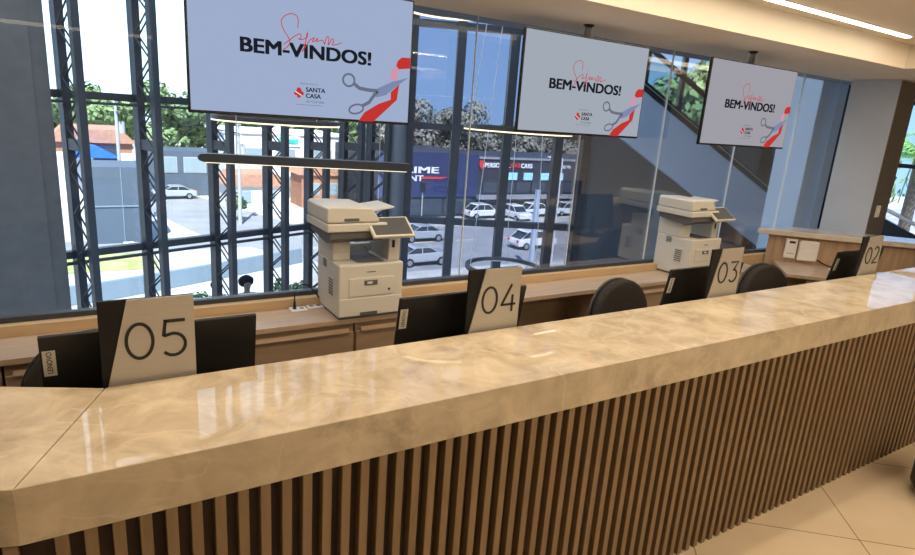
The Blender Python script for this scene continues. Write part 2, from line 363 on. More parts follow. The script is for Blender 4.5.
# left facade: glass, transoms, lattice mullions
g = struct(MB().box(-6.2, -.55, -.01, .01, -3.8, 7, TL).build('window_20', 'glass_facade'))
tf = MB()
for z in (-.16, 1.76, 3.65, 5.5, -2.0):
    tf.box(-6.3, -.4, -.02, .08, z-.045, z+.045, TL); tf.box(-6.3, -.4, -.12, -.06, z-.10, z-.07, TL)
struct(tf.build('window_frame', 'truss', g))
lat_l = ['leftmost steel lattice mullion beside the grey blind', 'steel lattice mullion rising just left of the 05 sign\'s right edge', 'steel lattice mullion below the left end of the big television', 'steel lattice mullion above the empty part of the credenza',
         'steel lattice mullion just left of the printer under the big television', 'steel lattice mullion right behind the scanner of the left printer', 'last steel lattice mullion before the round column']
tpos = [-5.76, -4.91, -3.91, -3.0, -2.2, -1.45, -.80]
for k, (t, lb) in enumerate(zip(tpos, lat_l)):
    th = thing('lattice_mullion', lb, 'steel mullion', TL @ Vector((t, 0, -3.8)), math.atan2(dL.y, dL.x), 'lattice mullions of the left facade')
    W_ = .09; D_ = .42
    MB().box(-W_/2, W_/2, -.08, .06, 0, 10.8).build('chord', 'truss', th)
    MB().box(-.04, .04, -D_-.08, -D_+.02, 0, 10.8).build('chord', 'truss', th)
    lc = MB(); z = .1; s_ = 0
    while z < 10.5:
        a, b = (-.06, -D_+.0) if s_ else (-D_, -.06)
        for off in (-.03, .03):
            lc.cyl((off, a, z), (off, b, z+.27), .011, 6)
        z += .27; s_ ^= 1
    lc.build('lacing', 'truss', th)
    MB().box(-.035, .035, -D_, -.02, 4.93, 5.06).build('gusset_plate', 'truss', th)
# right facade
g = struct(MB().box(.1, 3.6, -.01, .01, -3.8, 7, TR_).build('window_21', 'glass_tint'))
tf = MB()
for z in (-2.0, -.21, 1.60, 3.42, 5.2): tf.box(-.05, 3.7, -.10, .06, z-.06, z+.06, TR_)
struct(tf.build('window_frame', 'mullion', g))
for k, (t, lb) in enumerate(zip([.13, 1.04, 2.04, 3.06, 3.62], ['thick dark mullion right of the big television', 'dark mullion behind the 04 sign', 'dark mullion through the shop name across the street', 'dark mullion below the middle television', 'dark mullion at the edge of the grey wall panel'])):
    wd = .16 if k else .22
    tag(MB().box(t-wd/2, t+wd/2, -.16, .07, -3.8, 7, TR_).build('mullion', 'mullion'), lb, 'mullion', 'mullions of the tinted facade')
tag(MB().cyl((5.0, 10.25, -3.8), (5.0, 10.25, 7), .2, 32).build('round_column', 'grey_wall', smooth=True), 'round pale grey column in the corner between the two facades', 'column')
# blind left, wall right
struct(MB().box(-11.2, -5.98, -.25, -.15, -3.8, 7, TL).build('wall_panel_left', 'grey_blind'))
struct(MB().box(-11.0, -6.15, -.28, -.25, -3.8, 7, TL).build('trim_8', 'grey_blind'))
gw = MB(); gw.box(3.72, 4.6, -.05, .1, -3.8, 7, TR_); gw.box(4.6, 9.6, -.05, .1, -3.8, 1.9, TR_); gw.box(4.6, 9.5, -.05, .1, 3.5, 7, TR_); gw.box(7.0, 9.5, -.05, .1, 1.9, 3.5, TR_)
struct(gw.build('wall_panel_right', 'grey_wall'))
g = struct(MB().box(4.6, 7.0, 0, .02, 1.9, 3.5, TR_).build('window_22', 'glass_facade'))
fr = MB()
for t in (4.65, 5.4, 6.2, 6.97): fr.box(t-.04, t+.04, -.08, .04, 1.9, 3.5, TR_)
struct(fr.build('window_frame', 'mullion', g))
struct(MB().box(4.4, 9.4, -2.0, -.06, 3.35, 3.75, TR_).build('trim_9', 'grey_wall'))
# dark wall behind the escalator's lower end
struct(MB().box(7.15, 9.0, -.5, -.1, -3.8, 3.3, TR_).build('trim_10', 'dark_panel'))

# escalator
def esc():
    P = Vector((6.39/6*1, 1, 0))*0
    yd = fdir(106); o = (7.26, 6.83)
    T = frameT(o, yd)
    th = thing('escalator', 'escalator descending to the right behind the glass, pale blue cladding', 'escalator', (o[0], o[1], 0), math.atan2(yd.y, yd.x))
    s = -.565
    lo = lambda t: 1.62+s*t; hi = lambda t: 2.50+s*t*.985
    a, b = -1.3, 5.4
    def para(t0, t1, f0, f1, y0, y1, name, m, parent=th): return MB().prism([(t0, f0(t0)), (t1, f0(t1)), (t1, f1(t1)), (t0, f1(t0))], y0, y1, 'y').build(name, m, parent)
    para(a, b, lo, hi, 0, .06, 'side_cladding', 'escalator')
    para(a, b, lambda t: lo(t)+.55, hi, 1.2, 1.26, 'side_cladding', 'escalator')
    para(a, b, lambda t: lo(t)+.50, lambda t: lo(t)+.55, .06, 1.26, 'soffit_panel', 'escalator')
    para(a, b, hi, lambda t: hi(t)+.09, -.01, .07, 'skirt', 'dark_metal')
    para(a, b, lambda t: hi(t)+.085, lambda t: hi(t)+.10, -.015, .075, 'trim_line', 'alu')
    para(a, b, hi, lambda t: hi(t)+.09, 1.19, 1.27, 'skirt', 'dark_metal')
    for y in (.025, 1.225):
        para(a, b, lambda t: hi(t)+.09, lambda t: hi(t)+.62, y, y+.012, 'glass_balustrade', 'glass_balustrade')
        para(a, b, lambda t: hi(t)+.60, lambda t: hi(t)+.66, y-.03, y+.045, 'handrail', 'rubber')
    st = MB(); t = a
    while t < b:
        st.box(t, t+.4, .08, 1.18, hi(t+.4)-.30, hi(t+.4)-.13); t += .4
    st.build('steps', 'dark_panel', th)
esc()

# ring pendants
def ring(label, c, R, name='ring_pendant', lit=True, z_top=7.0):
    t = thing(name, label, 'pendant light', c, 0, 'ring pendants in the atrium')
    h = .055; wd = .05; n = 64
    MB().lathe([(R-wd, 0.014), (R, 0.014), (R, h), (R-wd, h), (R-wd, 0.014)], n).build('ring_body', 'ring_dark', t)
    MB().lathe([(R-wd+.004, 0), (R-.002, 0), (R-.002, .0139), (R-wd+.004, .0139), (R-wd+.004, 0)], n).build('led_diffuser', 'led' if lit else 'white_plastic', t)
    for k in range(3):
        a = 2*PI*k/3+.9
        MB().cyl(((R-.025)*math.cos(a), (R-.025)*math.sin(a), h), (.06*math.cos(a), .06*math.sin(a), z_top-c[2]), .004, 6).build('suspension_cable', 'cable', t)
    MB().cyl((0, 0, z_top-c[2]-.03), (0, 0, z_top-c[2]), .09, 24).build('ceiling_rose', 'white_plastic', t)
def bar_pendant():
    L_b = .90; a_ = math.radians(-18)
    t = thing('bar_pendant', 'long dark bar pendant lit along its underside below the big television', 'pendant light', (1.74, 5.22, 1.355), a_)
    P_ = arc(L_b-.06, 0, .06, .035, -PI/2, PI/2, 10)+arc(-L_b+.06, 0, .06, .035, PI/2, PI*1.5, 10)
    MB().prism(P_, -.05, .05, 'y').build('housing', 'ring_dark', t)
    MB().box(-L_b+.06, L_b-.06, -.046, .046, -.040, -.0352).build('led_diffuser', 'led', t)
    for x_ in (-.6, .6): MB().tube([(x_, 0, .035), (x_*.97, .02, 2.5), (x_, 0, 5.645)], .004, 6).build('suspension_cable', 'cable', t)
bar_pendant()
ring('ring pendant half hidden behind the bottom edge of the big television', (1.88, 6.73, 1.62), .66)
ring('ring pendant half hidden behind the lower left corner of the middle television', (4.20, 5.55, 1.70), .60)
ring('ring pendant high up by the upper right corner of the big television', (3.60, 5.95, 2.90), .66)
ring('unlit ring seen from above behind the 04 sign', (4.80, 6.38, -.12), .52, lit=False)

# ================================================================== RECEPTION COUNTER
ctr = thing('reception_counter', 'long reception counter with beige marble top and vertical wooden slat front', 'counter', (0, 0, 0))
ZT = 1.04; FD = .134
B0, F0 = (.026, 1.815), (-.157, 1.374)            # mitre joint: back and front ends
dl = Vector((-.905, .425))
Bm, Fm = (6.95, 1.815), (6.95, 1.36)
def slab(pts, mt, name, z0, z1, par=ctr, bev=.004): return MB().prism(pts, z0, z1, 'z').build(name, mt, par, bevel=bev if bev < .003 else .002)
g_ = .0015
slab([(F0[0]+g_, F0[1]+.003), (Fm[0], Fm[1]+.003), Bm, (B0[0]+g_, B0[1])], 'marble', 'countertop', ZT-.03, ZT)
Bl = (B0[0]+dl.x*1.9, B0[1]+dl.y*1.9); Fl = (F0[0]-1.9*.985, F0[1]+1.9*.17)
Fl = (F0[0]-1.69, F0[1]+.61)
slab([(F0[0]-g_, F0[1]+.003), (B0[0]-g_, B0[1]), Bl, (Fl[0], Fl[1]+.003)], 'marble', 'countertop', ZT-.03, ZT)
slab([(F0[0], F0[1]+.006), (Fm[0], Fm[1]+.006), (Bm[0], Bm[1]-.003), (B0[0], B0[1]-.003), (Bl[0]+.01, Bl[1]-.003), (Fl[0]+.01, Fl[1]+.006)], 'joint', 'joint_filler', ZT-.034, ZT-.006, bev=0)
# fascia apron under the front edge
ap = .03
slab([F0, Fm, (Fm[0], Fm[1]+.0029), (F0[0]+.001, F0[1]+.0029)], 'marble_shaded', 'front_apron', ZT-FD, ZT-.0002, bev=.001)
slab([F0, (F0[0]+.001, F0[1]+.0029), (Fl[0], Fl[1]+.0029), Fl], 'marble_shaded', 'front_apron', ZT-FD, ZT-.0002, bev=.001)
slab([(F0[0]+.02, F0[1]+.004), (Fm[0], Fm[1]+.004), (Fm[0], Fm[1]+ap), (F0[0]+.02, F0[1]+ap)], 'marble_shaded', 'apron_core', ZT-FD+.001, ZT-.035)
# slatted front
sb = MB(); x = -.10; 
while x < 6.9:
    sb.box(x, x+.0265, 1.40, 1.432, .0, ZT-FD+.02); x += .0554
for k in range(1, 30):
    px_, py_ = -.13-.051*k, 1.405+.0185*k
    sb.box(px_-.014, px_+.014, py_, py_+.027, 0, ZT-FD+.02)
sb.build('slat_cladding', 'slat', ctr, bevel=.0015, seg=1)
slab([(-.12, 1.432), (6.9, 1.432), (6.9, 1.46), (-.12, 1.46)], 'backing', 'backing_panel', 0, ZT-.04, bev=0)
slab([(-.12, 1.432), (-.12, 1.46), (-1.75, 2.05), (-1.75, 2.022)], 'backing', 'backing_panel', 0, ZT-.04, bev=0)
slab([(.03, 1.76), (6.6, 1.76), (6.6, 1.79), (.03, 1.79)], 'drawer', 'rear_panel', .0, ZT-.035, bev=0)
# staff desk behind the counter
dk = thing('staff_desk', 'low wooden staff desk behind the marble counter under the monitors', 'desk', (0, 0, 0))
MB().box(-.4, 5.0, 1.83, 2.32, .725, .75).build('desktop', 'credenza', dk, bevel=.002)
for x in (-.35, 1.0, 2.3, 3.6, 4.9): MB().box(x, x+.03, 1.85, 2.28, 0, .725).build('leg', 'drawer', dk)

# right hand counter (turns 45 degrees)
rc = thing('side_counter', 'side counter on the right with marble ledge over a wood panelled back', 'counter', (0, 0, 0))
p0 = Vector((5.24, 3.20)); dd = Vector((.7193, -.6947)); nn = Vector((.6947, .7193))
def q(t, n): v = p0+dd*t+nn*n; return (v.x, v.y)
rp = lambda t0, t1, n0, n1: [q(t0, n0), q(t1, n0), q(t1, n1), q(t0, n1)]
L_ = 1.86
MB().prism([q(0, 0), q(L_, 0), q(L_, .34), q(.36, .34), q(.02, .02)], ZT-.045, ZT, 'z').build('ledge', 'marble_ledge', rc, bevel=.004)
MB().prism([q(.12, .06), q(L_, .06), q(L_, .12), q(.18, .12)], 0, ZT-.046, 'z').build('back_panel', 'wall_wood', rc)
MB().prism([q(.16, -.5), q(1.28, -.5), q(1.1, .058), q(.2, .058)], .722, .75, 'z').build('desktop', 'credenza', rc, bevel=.002)
MB().prism([q(.3, -.44), q(1.2, -.44), q(1.2, -.42), q(.3, -.42)], .0, .64, 'z').build('front_panel', 'drawer', rc)
MB().prism([q(.34, -.465), q(.85, -.465), q(.85, -.442), q(.34, -.442)], .655, .70, 'z').build('drawer_pull', 'sill', rc)

# ================================================================== CREDENZA
cz = thing('credenza', 'long low wooden credenza along the window sill carrying both printers', 'cabinet', (0, 2.9, 0))
MB().box(-4.5, 4.98, 0, .279, .722, .75).build('top', 'credenza', cz, bevel=.002)
def cab(x0, x1, name='door'):
    b = MB().box(x0, x1, .02, .279, .06, .721).build('cabinet_body', 'drawer', cz)
    n = max(1, round((x1-x0)/.75)); wdt = (x1-x0)/n
    for i in range(n):
        a = x0+i*wdt
        d = MB().box(a+.003, a+wdt-.003, .001, .018, .07, .672).build('drawer_front', 'drawer', cz, bevel=.001)
        MB().prism([(-.010, .672), (-.010, .677), (.012, .692), (.016, .688)], a+.03, a+wdt-.03, 'x').build('pull_edge', 'drawer', d)
cab(-4.5, -.32); cab(-.31, 1.22); cab(1.23, 1.98); cab(3.02, 4.55)
for x in (1.98, 2.99): MB().box(x, x+.02, .0, .279, 0, .721).build('side_panel', 'drawer', cz)
MB().box(2.0, 3.0, .262, .279, 0, .721).build('back_panel', 'drawer', cz)
MB().box(-4.5, 4.55, .03, .27, 0, .059).build('plinth', 'gap', cz)

# ================================================================== NUMBER SIGNS
def digit(ch, mb, x, z, w_, h, t, d0, d1):
    if ch == '0': P = [arc(x+w_/2, z+h/2, w_/2-t/2, h/2-t/2, 0, 2*PI, 40)]
    elif ch == '5': P = [[(x+w_*.92, z+h-t/2), (x+w_*.16, z+h-t/2)], [(x+w_*.19, z+h), (x+w_*.10, z+h*.56)], [(x+w_*.10, z+h*.575)]+arc(x+w_*.45, z+h*.315, w_*.45, h*.30, PI*.62, -PI*.78, 28)]
    elif ch == '4': P = [[(x+w_*.66, z+h), (x+w_*.05, z+h*.27)], [(x+.0, z+h*.27), (x+w_, z+h*.27)], [(x+w_*.76, z+h*.62), (x+w_*.76, z)]]
    elif ch == '3': P = [[(x+w_*.06, z+h-t/2), (x+w_*.88, z+h-t/2), (x+w_*.45, z+h*.58)], [(x+w_*.40, z+h*.575)]+arc(x+w_*.46, z+h*.31, w_*.44, h*.29, PI*.48, -PI*.80, 28)]
    else: P = [arc(x+w_*.48, z+h*.72, w_*.40, h*.265, PI*.86, -PI*.16, 20)+[(x+w_*.70, z+h*.44), (x+w_*.06, z+t/2)], [(x+w_*.03, z+t/2), (x+w_*.95, z+t/2)]]
    for p in P: mb.ribbon(p, t, d0, d1)
def sign(num, x0, label):
    t = thing('number_sign', label, 'sign', (x0, 1.838, 0), 0, 'desk number signs along the counter')
    W_, z0, z1 = .243, .83, 1.283
    MB().box(0, W_, .0, .010, z0, z1).build('backplate', 'sign_black', t, bevel=.001)
    MB().prism([(.072, z1), (W_+.001, z1), (W_+.001, z0), (.0, z0), (.012, 1.03)], -.006, -.0005, 'y').build('silver_plate', 'sign_silver', t, bevel=.0008)
    for ch, x_, w_ in (('0', .060, .076), (num, .153, .071)):
        mb = MB(); digit(ch, mb, x_, 1.103, w_, .112, .0088, -.0085, -.0058); mb.build('numeral', 'ink', t)
    MB().box(.08, .16, .010, .028, .80, .90).build('bracket', 'dark_metal', t)
sign('5', .022, 'silver and black desk sign reading 05')
sign('4', 1.228, 'silver and black desk sign reading 04')
sign('3', 2.672, 'silver and black desk sign reading 03')
sign('2', 4.163, 'silver and black desk sign reading 02')

# ================================================================== MONITORS
def monitor():
    t = thing('monitor', '', 'monitor', (0, 0, 0), 0, 'monitors facing the staff')
    A = Matrix.Translation((0, 1.955, 1.158)) @ Matrix.Rotation(math.radians(9), 4, 'X')
    h = .345; W_ = .60
    o = MB().box(0, W_, 0, .014, -h, 0, A).build('back_cover', 'black_plastic', t, bevel=.003)
    hp = MB().prism([(.10, -.20), (W_-.10, -.20), (W_-.02, -.245), (W_-.02, -h+.01), (.02, -h+.01), (.02, -.245)], -.022, 0, 'y', A).build('electronics_hump', 'black_plastic', t, bevel=.004)
    MB().box(.006, W_-.006, .0141, .016, -h+.016, -.006, A).build('screen', 'screen_off', t)
    MB().box(W_/2-.03, W_/2+.03, -.035, .02, -.30, -.29, A).build('vent', 'dark_metal', hp)
    sk = MB().box(.006, .038, -.0012, 0, -.128, -.045, A).build('maker_label', 'sticker', t)
    T2 = A @ Matrix.Translation((.029, -.0012, -.123)) @ Matrix.Rotation(math.radians(-90), 4, 'Y')
    text_mesh('LENOVO', .004, .074, 0, .014, 0, .0006, .01, m='ink', parent=sk, T=T2, name='lettering')
    MB().prism([(W_/2-.03, .75), (W_/2+.03, .75), (W_/2+.02, .95), (W_/2-.02, .95)], 2.026, 2.042, 'y').build('stand_neck', 'black_plastic', t)
    MB().box(W_/2-.12, W_/2+.12, 1.93, 2.12, .7502, .762).build('stand_foot', 'black_plastic', t, bevel=.004)
    return t
m0 = monitor(); m0.location.x = -.125; m0['label'] = 'black monitor seen from behind, partly covered by the 05 sign'
dup(m0, (1.005, 0, 0), 0, 'black monitor seen from behind, between the left printer and the 04 sign')
dup(m0, (2.535, 0, 0), 0, 'black monitor seen from behind in front of the right printer, by the 03 sign')
dup(m0, (4.15, 0, 0), 0, 'black monitor seen from behind, partly covered by the 02 sign')

# ================================================================== OFFICE CHAIRS
def chair():
    t = thing('office_chair', '', 'chair', (0, 0, 0), 0, 'staff chairs behind the counter')
    prof = []
    for i in range(33):
        a = 2*PI*i/32; c_, s_ = math.cos(a), math.sin(a)
        prof.append((.255*math.copysign(abs(c_)**.92, c_), .26*math.copysign(abs(s_)**.95, s_)))
    prof = prof[:-1]
    A = Matrix.Translation((0, .22, .675)) @ Matrix.Rotation(math.radians(-8), 4, 'X')
    MB().prism(prof, -.035, .03, 'y', A).build('backrest', 'chair', t, smooth=True, bevel=.022, seg=4)
    MB().prism([(a*1.03, b*1.03) for a, b in prof], .03, .048, 'y', A).build('back_shell', 'chair_shell', t, smooth=True, bevel=.008, seg=3)
    MB().prism([(a*1.05, b*.9) for a, b in prof], .43, .49, 'z').build('seat', 'chair', t, smooth=True, bevel=.02, seg=3)
    MB().tube([(0, .12, .42), (0, .26, .43), (0, .30, .50), (0, .285, .66)], .018, 10).build('back_support', 'chair_shell', t, smooth=True)
    MB().cyl((0, 0, .10), (0, 0, .43), .028, 16).build('gas_lift', 'dark_metal', t, smooth=True)
    for k in range(5):
        a = 2*PI*k/5+.3; x, y = math.cos(a), math.sin(a)
        l = MB().tube([(0, 0, .11), (.28*x, .28*y, .075)], [.024, .014], 8).build('base_leg', 'chair_shell', t)
        MB().cyl((.28*x-.02*y, .28*y+.02*x, .028), (.28*x+.02*y, .28*y-.02*x, .028), .028, 14).build('caster', 'rubber', l)
    for s_ in (-1, 1): MB().tube([(s_*.2, -.02, .45), (s_*.29, -.02, .46), (s_*.30, .0, .64), (s_*.30, -.14, .655), (s_*.30, .1, .655)], .016, 8).build('armrest', 'chair_shell', t, smooth=True)
    return t
c0 = chair(); c0.location = (2.84, 2.28, 0); c0.rotation_euler.z = .10; c0['label'] = 'black office chair between the 04 sign and the right printer'
dup(c0, (4.28, 2.26, 0), -.08, 'black office chair between the 03 and 02 signs')
dup(c0, (.03, 2.34, 0), .05, 'black office chair mostly hidden behind the monitor by the 05 sign')

# ================================================================== PRINTERS
def printer():
    t = thing('printer', '', 'printer', (0, 0, 0), 0, 'multifunction printers on the credenza')
    # local: x 0..0.36 width, y 0 front..0.34, z 0..0.62
    W_, D_ = .37, .33
    b = MB().box(0, W_, 0, D_, .012, .30).build('body', 'printer', t, bevel=.010, seg=3)
    MB().box(.012, W_-.012, .012, D_-.01, 0, .012).build('foot_frame', 'printer_grey', t)
    MB().box(.004, W_-.004, -.004, .0, .018, .115).build('paper_tray', 'printer', t, bevel=.003)
    MB().box(.12, .22, -.006, -.003, .018, .036).build('tray_grip', 'printer_grey', t)
    fp = MB().box(.055, W_-.055, -.005, .0, .125, .225).build('front_door', 'printer', t, bevel=.003)
    MB().box(.14, .215, -.009, -.004, .185, .212).build('door_latch', 'printer_grey', fp, bevel=.002)
    MB().box(.155, .185, -.011, -.008, .193, .205).build('latch_tag', 'paper', fp)
    MB().cyl((.285, -.008, .155), (.285, -.003, .155), .006, 12).build('lock', 'rubber', t)
    # side details
    sp_ = MB().box(-.004, 0, .06, .15, .10, .22).build('side_cover', 'printer', t, bevel=.003)
    sg = MB()
    for i in range(6): sg.box(-.006, -.004, .075, .135, .118+i*.016, .126+i*.016)
    sg.build('side_grille', 'printer_grey', sp_)
    v = MB()
    for i in range(4): v.box(-.003, 0, .185, .235, .25+i*.012, .256+i*.012)
    v.build('side_vent', 'printer_grey', t)
    # output bay: rear / left column and right post
    MB().box(0, .10, .10, D_, .30, .48).build('left_column', 'printer', t, bevel=.006)
    MB().box(.10, W_-.06, .29, D_, .30, .345).build('bay_back', 'printer', t, bevel=.003)
    MB().prism([(.03, .302), (.24, .302), (.28, .33), (.28, .302)], .11, .27, 'x').build('output_tray', 'printer_grey', t)
    rp_ = MB().box(W_-.07, W_, .05, D_, .30, .47).build('right_column', 'printer', t, bevel=.006)
    MB().box(W_-.05, W_-.035, .046, .05, .37, .41).build('usb_port', 'rubber', rp_)
    MB().prism([(.0, .44), (.0, .474), (.30, .474), (.30, .44), (.06, .41), (.04, .415)], -.05, W_-.12, 'x').build('scanner_underside', 'printer_grey', t)
    MB().box(-.07, W_-.11, -.01, D_-.01, .475, .52).build('scanner_body', 'printer', t, bevel=.008, seg=3)
    l = MB().prism([(-.07, .523), (W_-.15, .523), (W_-.17, .56), (W_-.20, .597), (-.05, .605), (-.07, .595)], -.006, D_-.02, 'y').build('document_feeder', 'printer', t, bevel=.008, seg=3)
    MB().box(.02, .10, -.009, -.006, .532, .546).build('feeder_grip', 'printer_grey', l)
    MB().prism([(W_-.185, .565), (W_-.04, .585), (W_-.04, .592), (W_-.185, .573)], .06, D_-.05, 'y').build('feeder_tray', 'printer', l)
    A = Matrix.Translation((W_-.215, -.07, .452)) @ Matrix.Rotation(math.radians(-56), 4, 'X')
    pn = MB().box(0, .24, -.010, .010, 0, .145, A).build('control_panel', 'printer', t, bevel=.005)
    MB().box(.016, .226, -.0125, -.010, .012, .133, A).build('touch_screen', 'screen_off', pn)
    MB().box(W_-.12, W_-.05, -.02, .05, .455, .472).build('panel_hinge', 'printer_grey', t)
    MB().box(.155, .205, -.0008, 0, .253, .258).build('maker_mark', 'screen_off', t)
    return t
pr = printer(); pr.location = (1.12, 2.885, .75); pr['label'] = 'off-white office printer standing on the credenza under the big television'
dup(pr, (3.93, 2.895, .75), math.radians(1.5), 'off-white office printer on the credenza near the 03 sign')

# power plates and cable
for x, lb in ((.985, 'square white power outlet plate farther from the printer'), (1.085, 'square white power outlet plate right beside the left printer')):
    t = thing('power_outlet', lb, 'outlet', (x, 3.135 if x < 1.05 else 3.155, .75), 0, 'outlet plates on the credenza top')
    MB().box(-.045, .045, -.035, .035, 0, .007).build('plate', 'white_plastic', t, bevel=.002)
    MB().cyl((-.02, 0, .0065), (-.02, 0, .0085), .012, 12).build('socket', 'printer_grey', t); MB().cyl((.02, 0, .0065), (.02, 0, .0085), .012, 12).build('socket', 'printer_grey', t)
cb = MB(); pts = []
for i in range(25):
    a = i/24; pts.append((.962+.20*a, 3.135+.05*a, .78+.16*math.sin(PI*min(1, a*1.08))**.7 if a < .92 else .78))
pts = [(.965, 3.135, .765), (.965, 3.135, .80), (.967, 3.14, .845), (.98, 3.145, .875), (1.005, 3.15, .888), (1.035, 3.155, .885), (1.065, 3.16, .862), (1.09, 3.165, .83), (1.113, 3.17, .80)]
cb.tube(pts, .004, 8); cb.cyl((.965, 3.135, .759), (.965, 3.135, .80), .009, 10, .006)
tag(cb.build('power_cable', 'rubber', smooth=True), 'black power cable arching from the outlet plate to the left printer', 'cable')

# routers on the side counter panel
def onpanel(t, n, z): v = q(t, n); return (v[0], v[1], z)
ang = math.atan2(dd.y, dd.x)
o = thing('access_terminal', 'narrow white device with dark display on the wood panel, left of the router', 'device', onpanel(.315, .058, .875), ang)
MB().box(-.05, .05, -.03, 0, -.085, .095).build('case', 'white_plastic', o, bevel=.008, seg=3)
MB().box(-.02, .03, -.032, -.03, .055, .075).build('display', 'rubber', o)
MB().box(-.03, .03, -.0315, -.03, -.04, -.036).build('button_row', 'printer_grey', o)
o = thing('router', 'white rounded square router mounted on the wood panel at the right', 'router', onpanel(.465, .058, .87), ang)
MB().box(-.085, .085, -.035, 0, -.095, .095).build('case', 'white_plastic', o, bevel=.028, seg=5)
MB().box(-.045, .045, -.0358, -.0345, .0, .006).build('logo_strip', 'seam', o)
v_ = q(.78, 0); v2 = q(.72, -.06)
tag(MB().tube([onpanel(.555, .05, .80), onpanel(.61, .045, .77), onpanel(.66, .02, .757), onpanel(.80, -.02, .757)], .005, 8).build('router_cable', 'rubber', smooth=True), 'short black cable dropping from the router to the side desk', 'cable')
tag(MB().prism([q(.62, -.07), q(.92, -.10), q(.92, -.15), q(.62, -.12)], .7503, .753, 'z').build('paper_strip', 'paper'), 'thin strip of white paper on the side desk below the router', 'paper')

# pouf on public side
t = thing('pouf', 'round taupe pouf at the right edge of the public floor', 'pouf', (3.93, .98, 0))
MB().lathe([(0, .03), (.19, .03), (.21, .06), (.215, .30), (.20, .36), (.17, .38), (0, .385)], 40).build('cushion', 'pouf', t, smooth=True)
MB().cyl((0, 0, 0), (0, 0, .03), .17, 32).build('base', 'dark_metal', t)

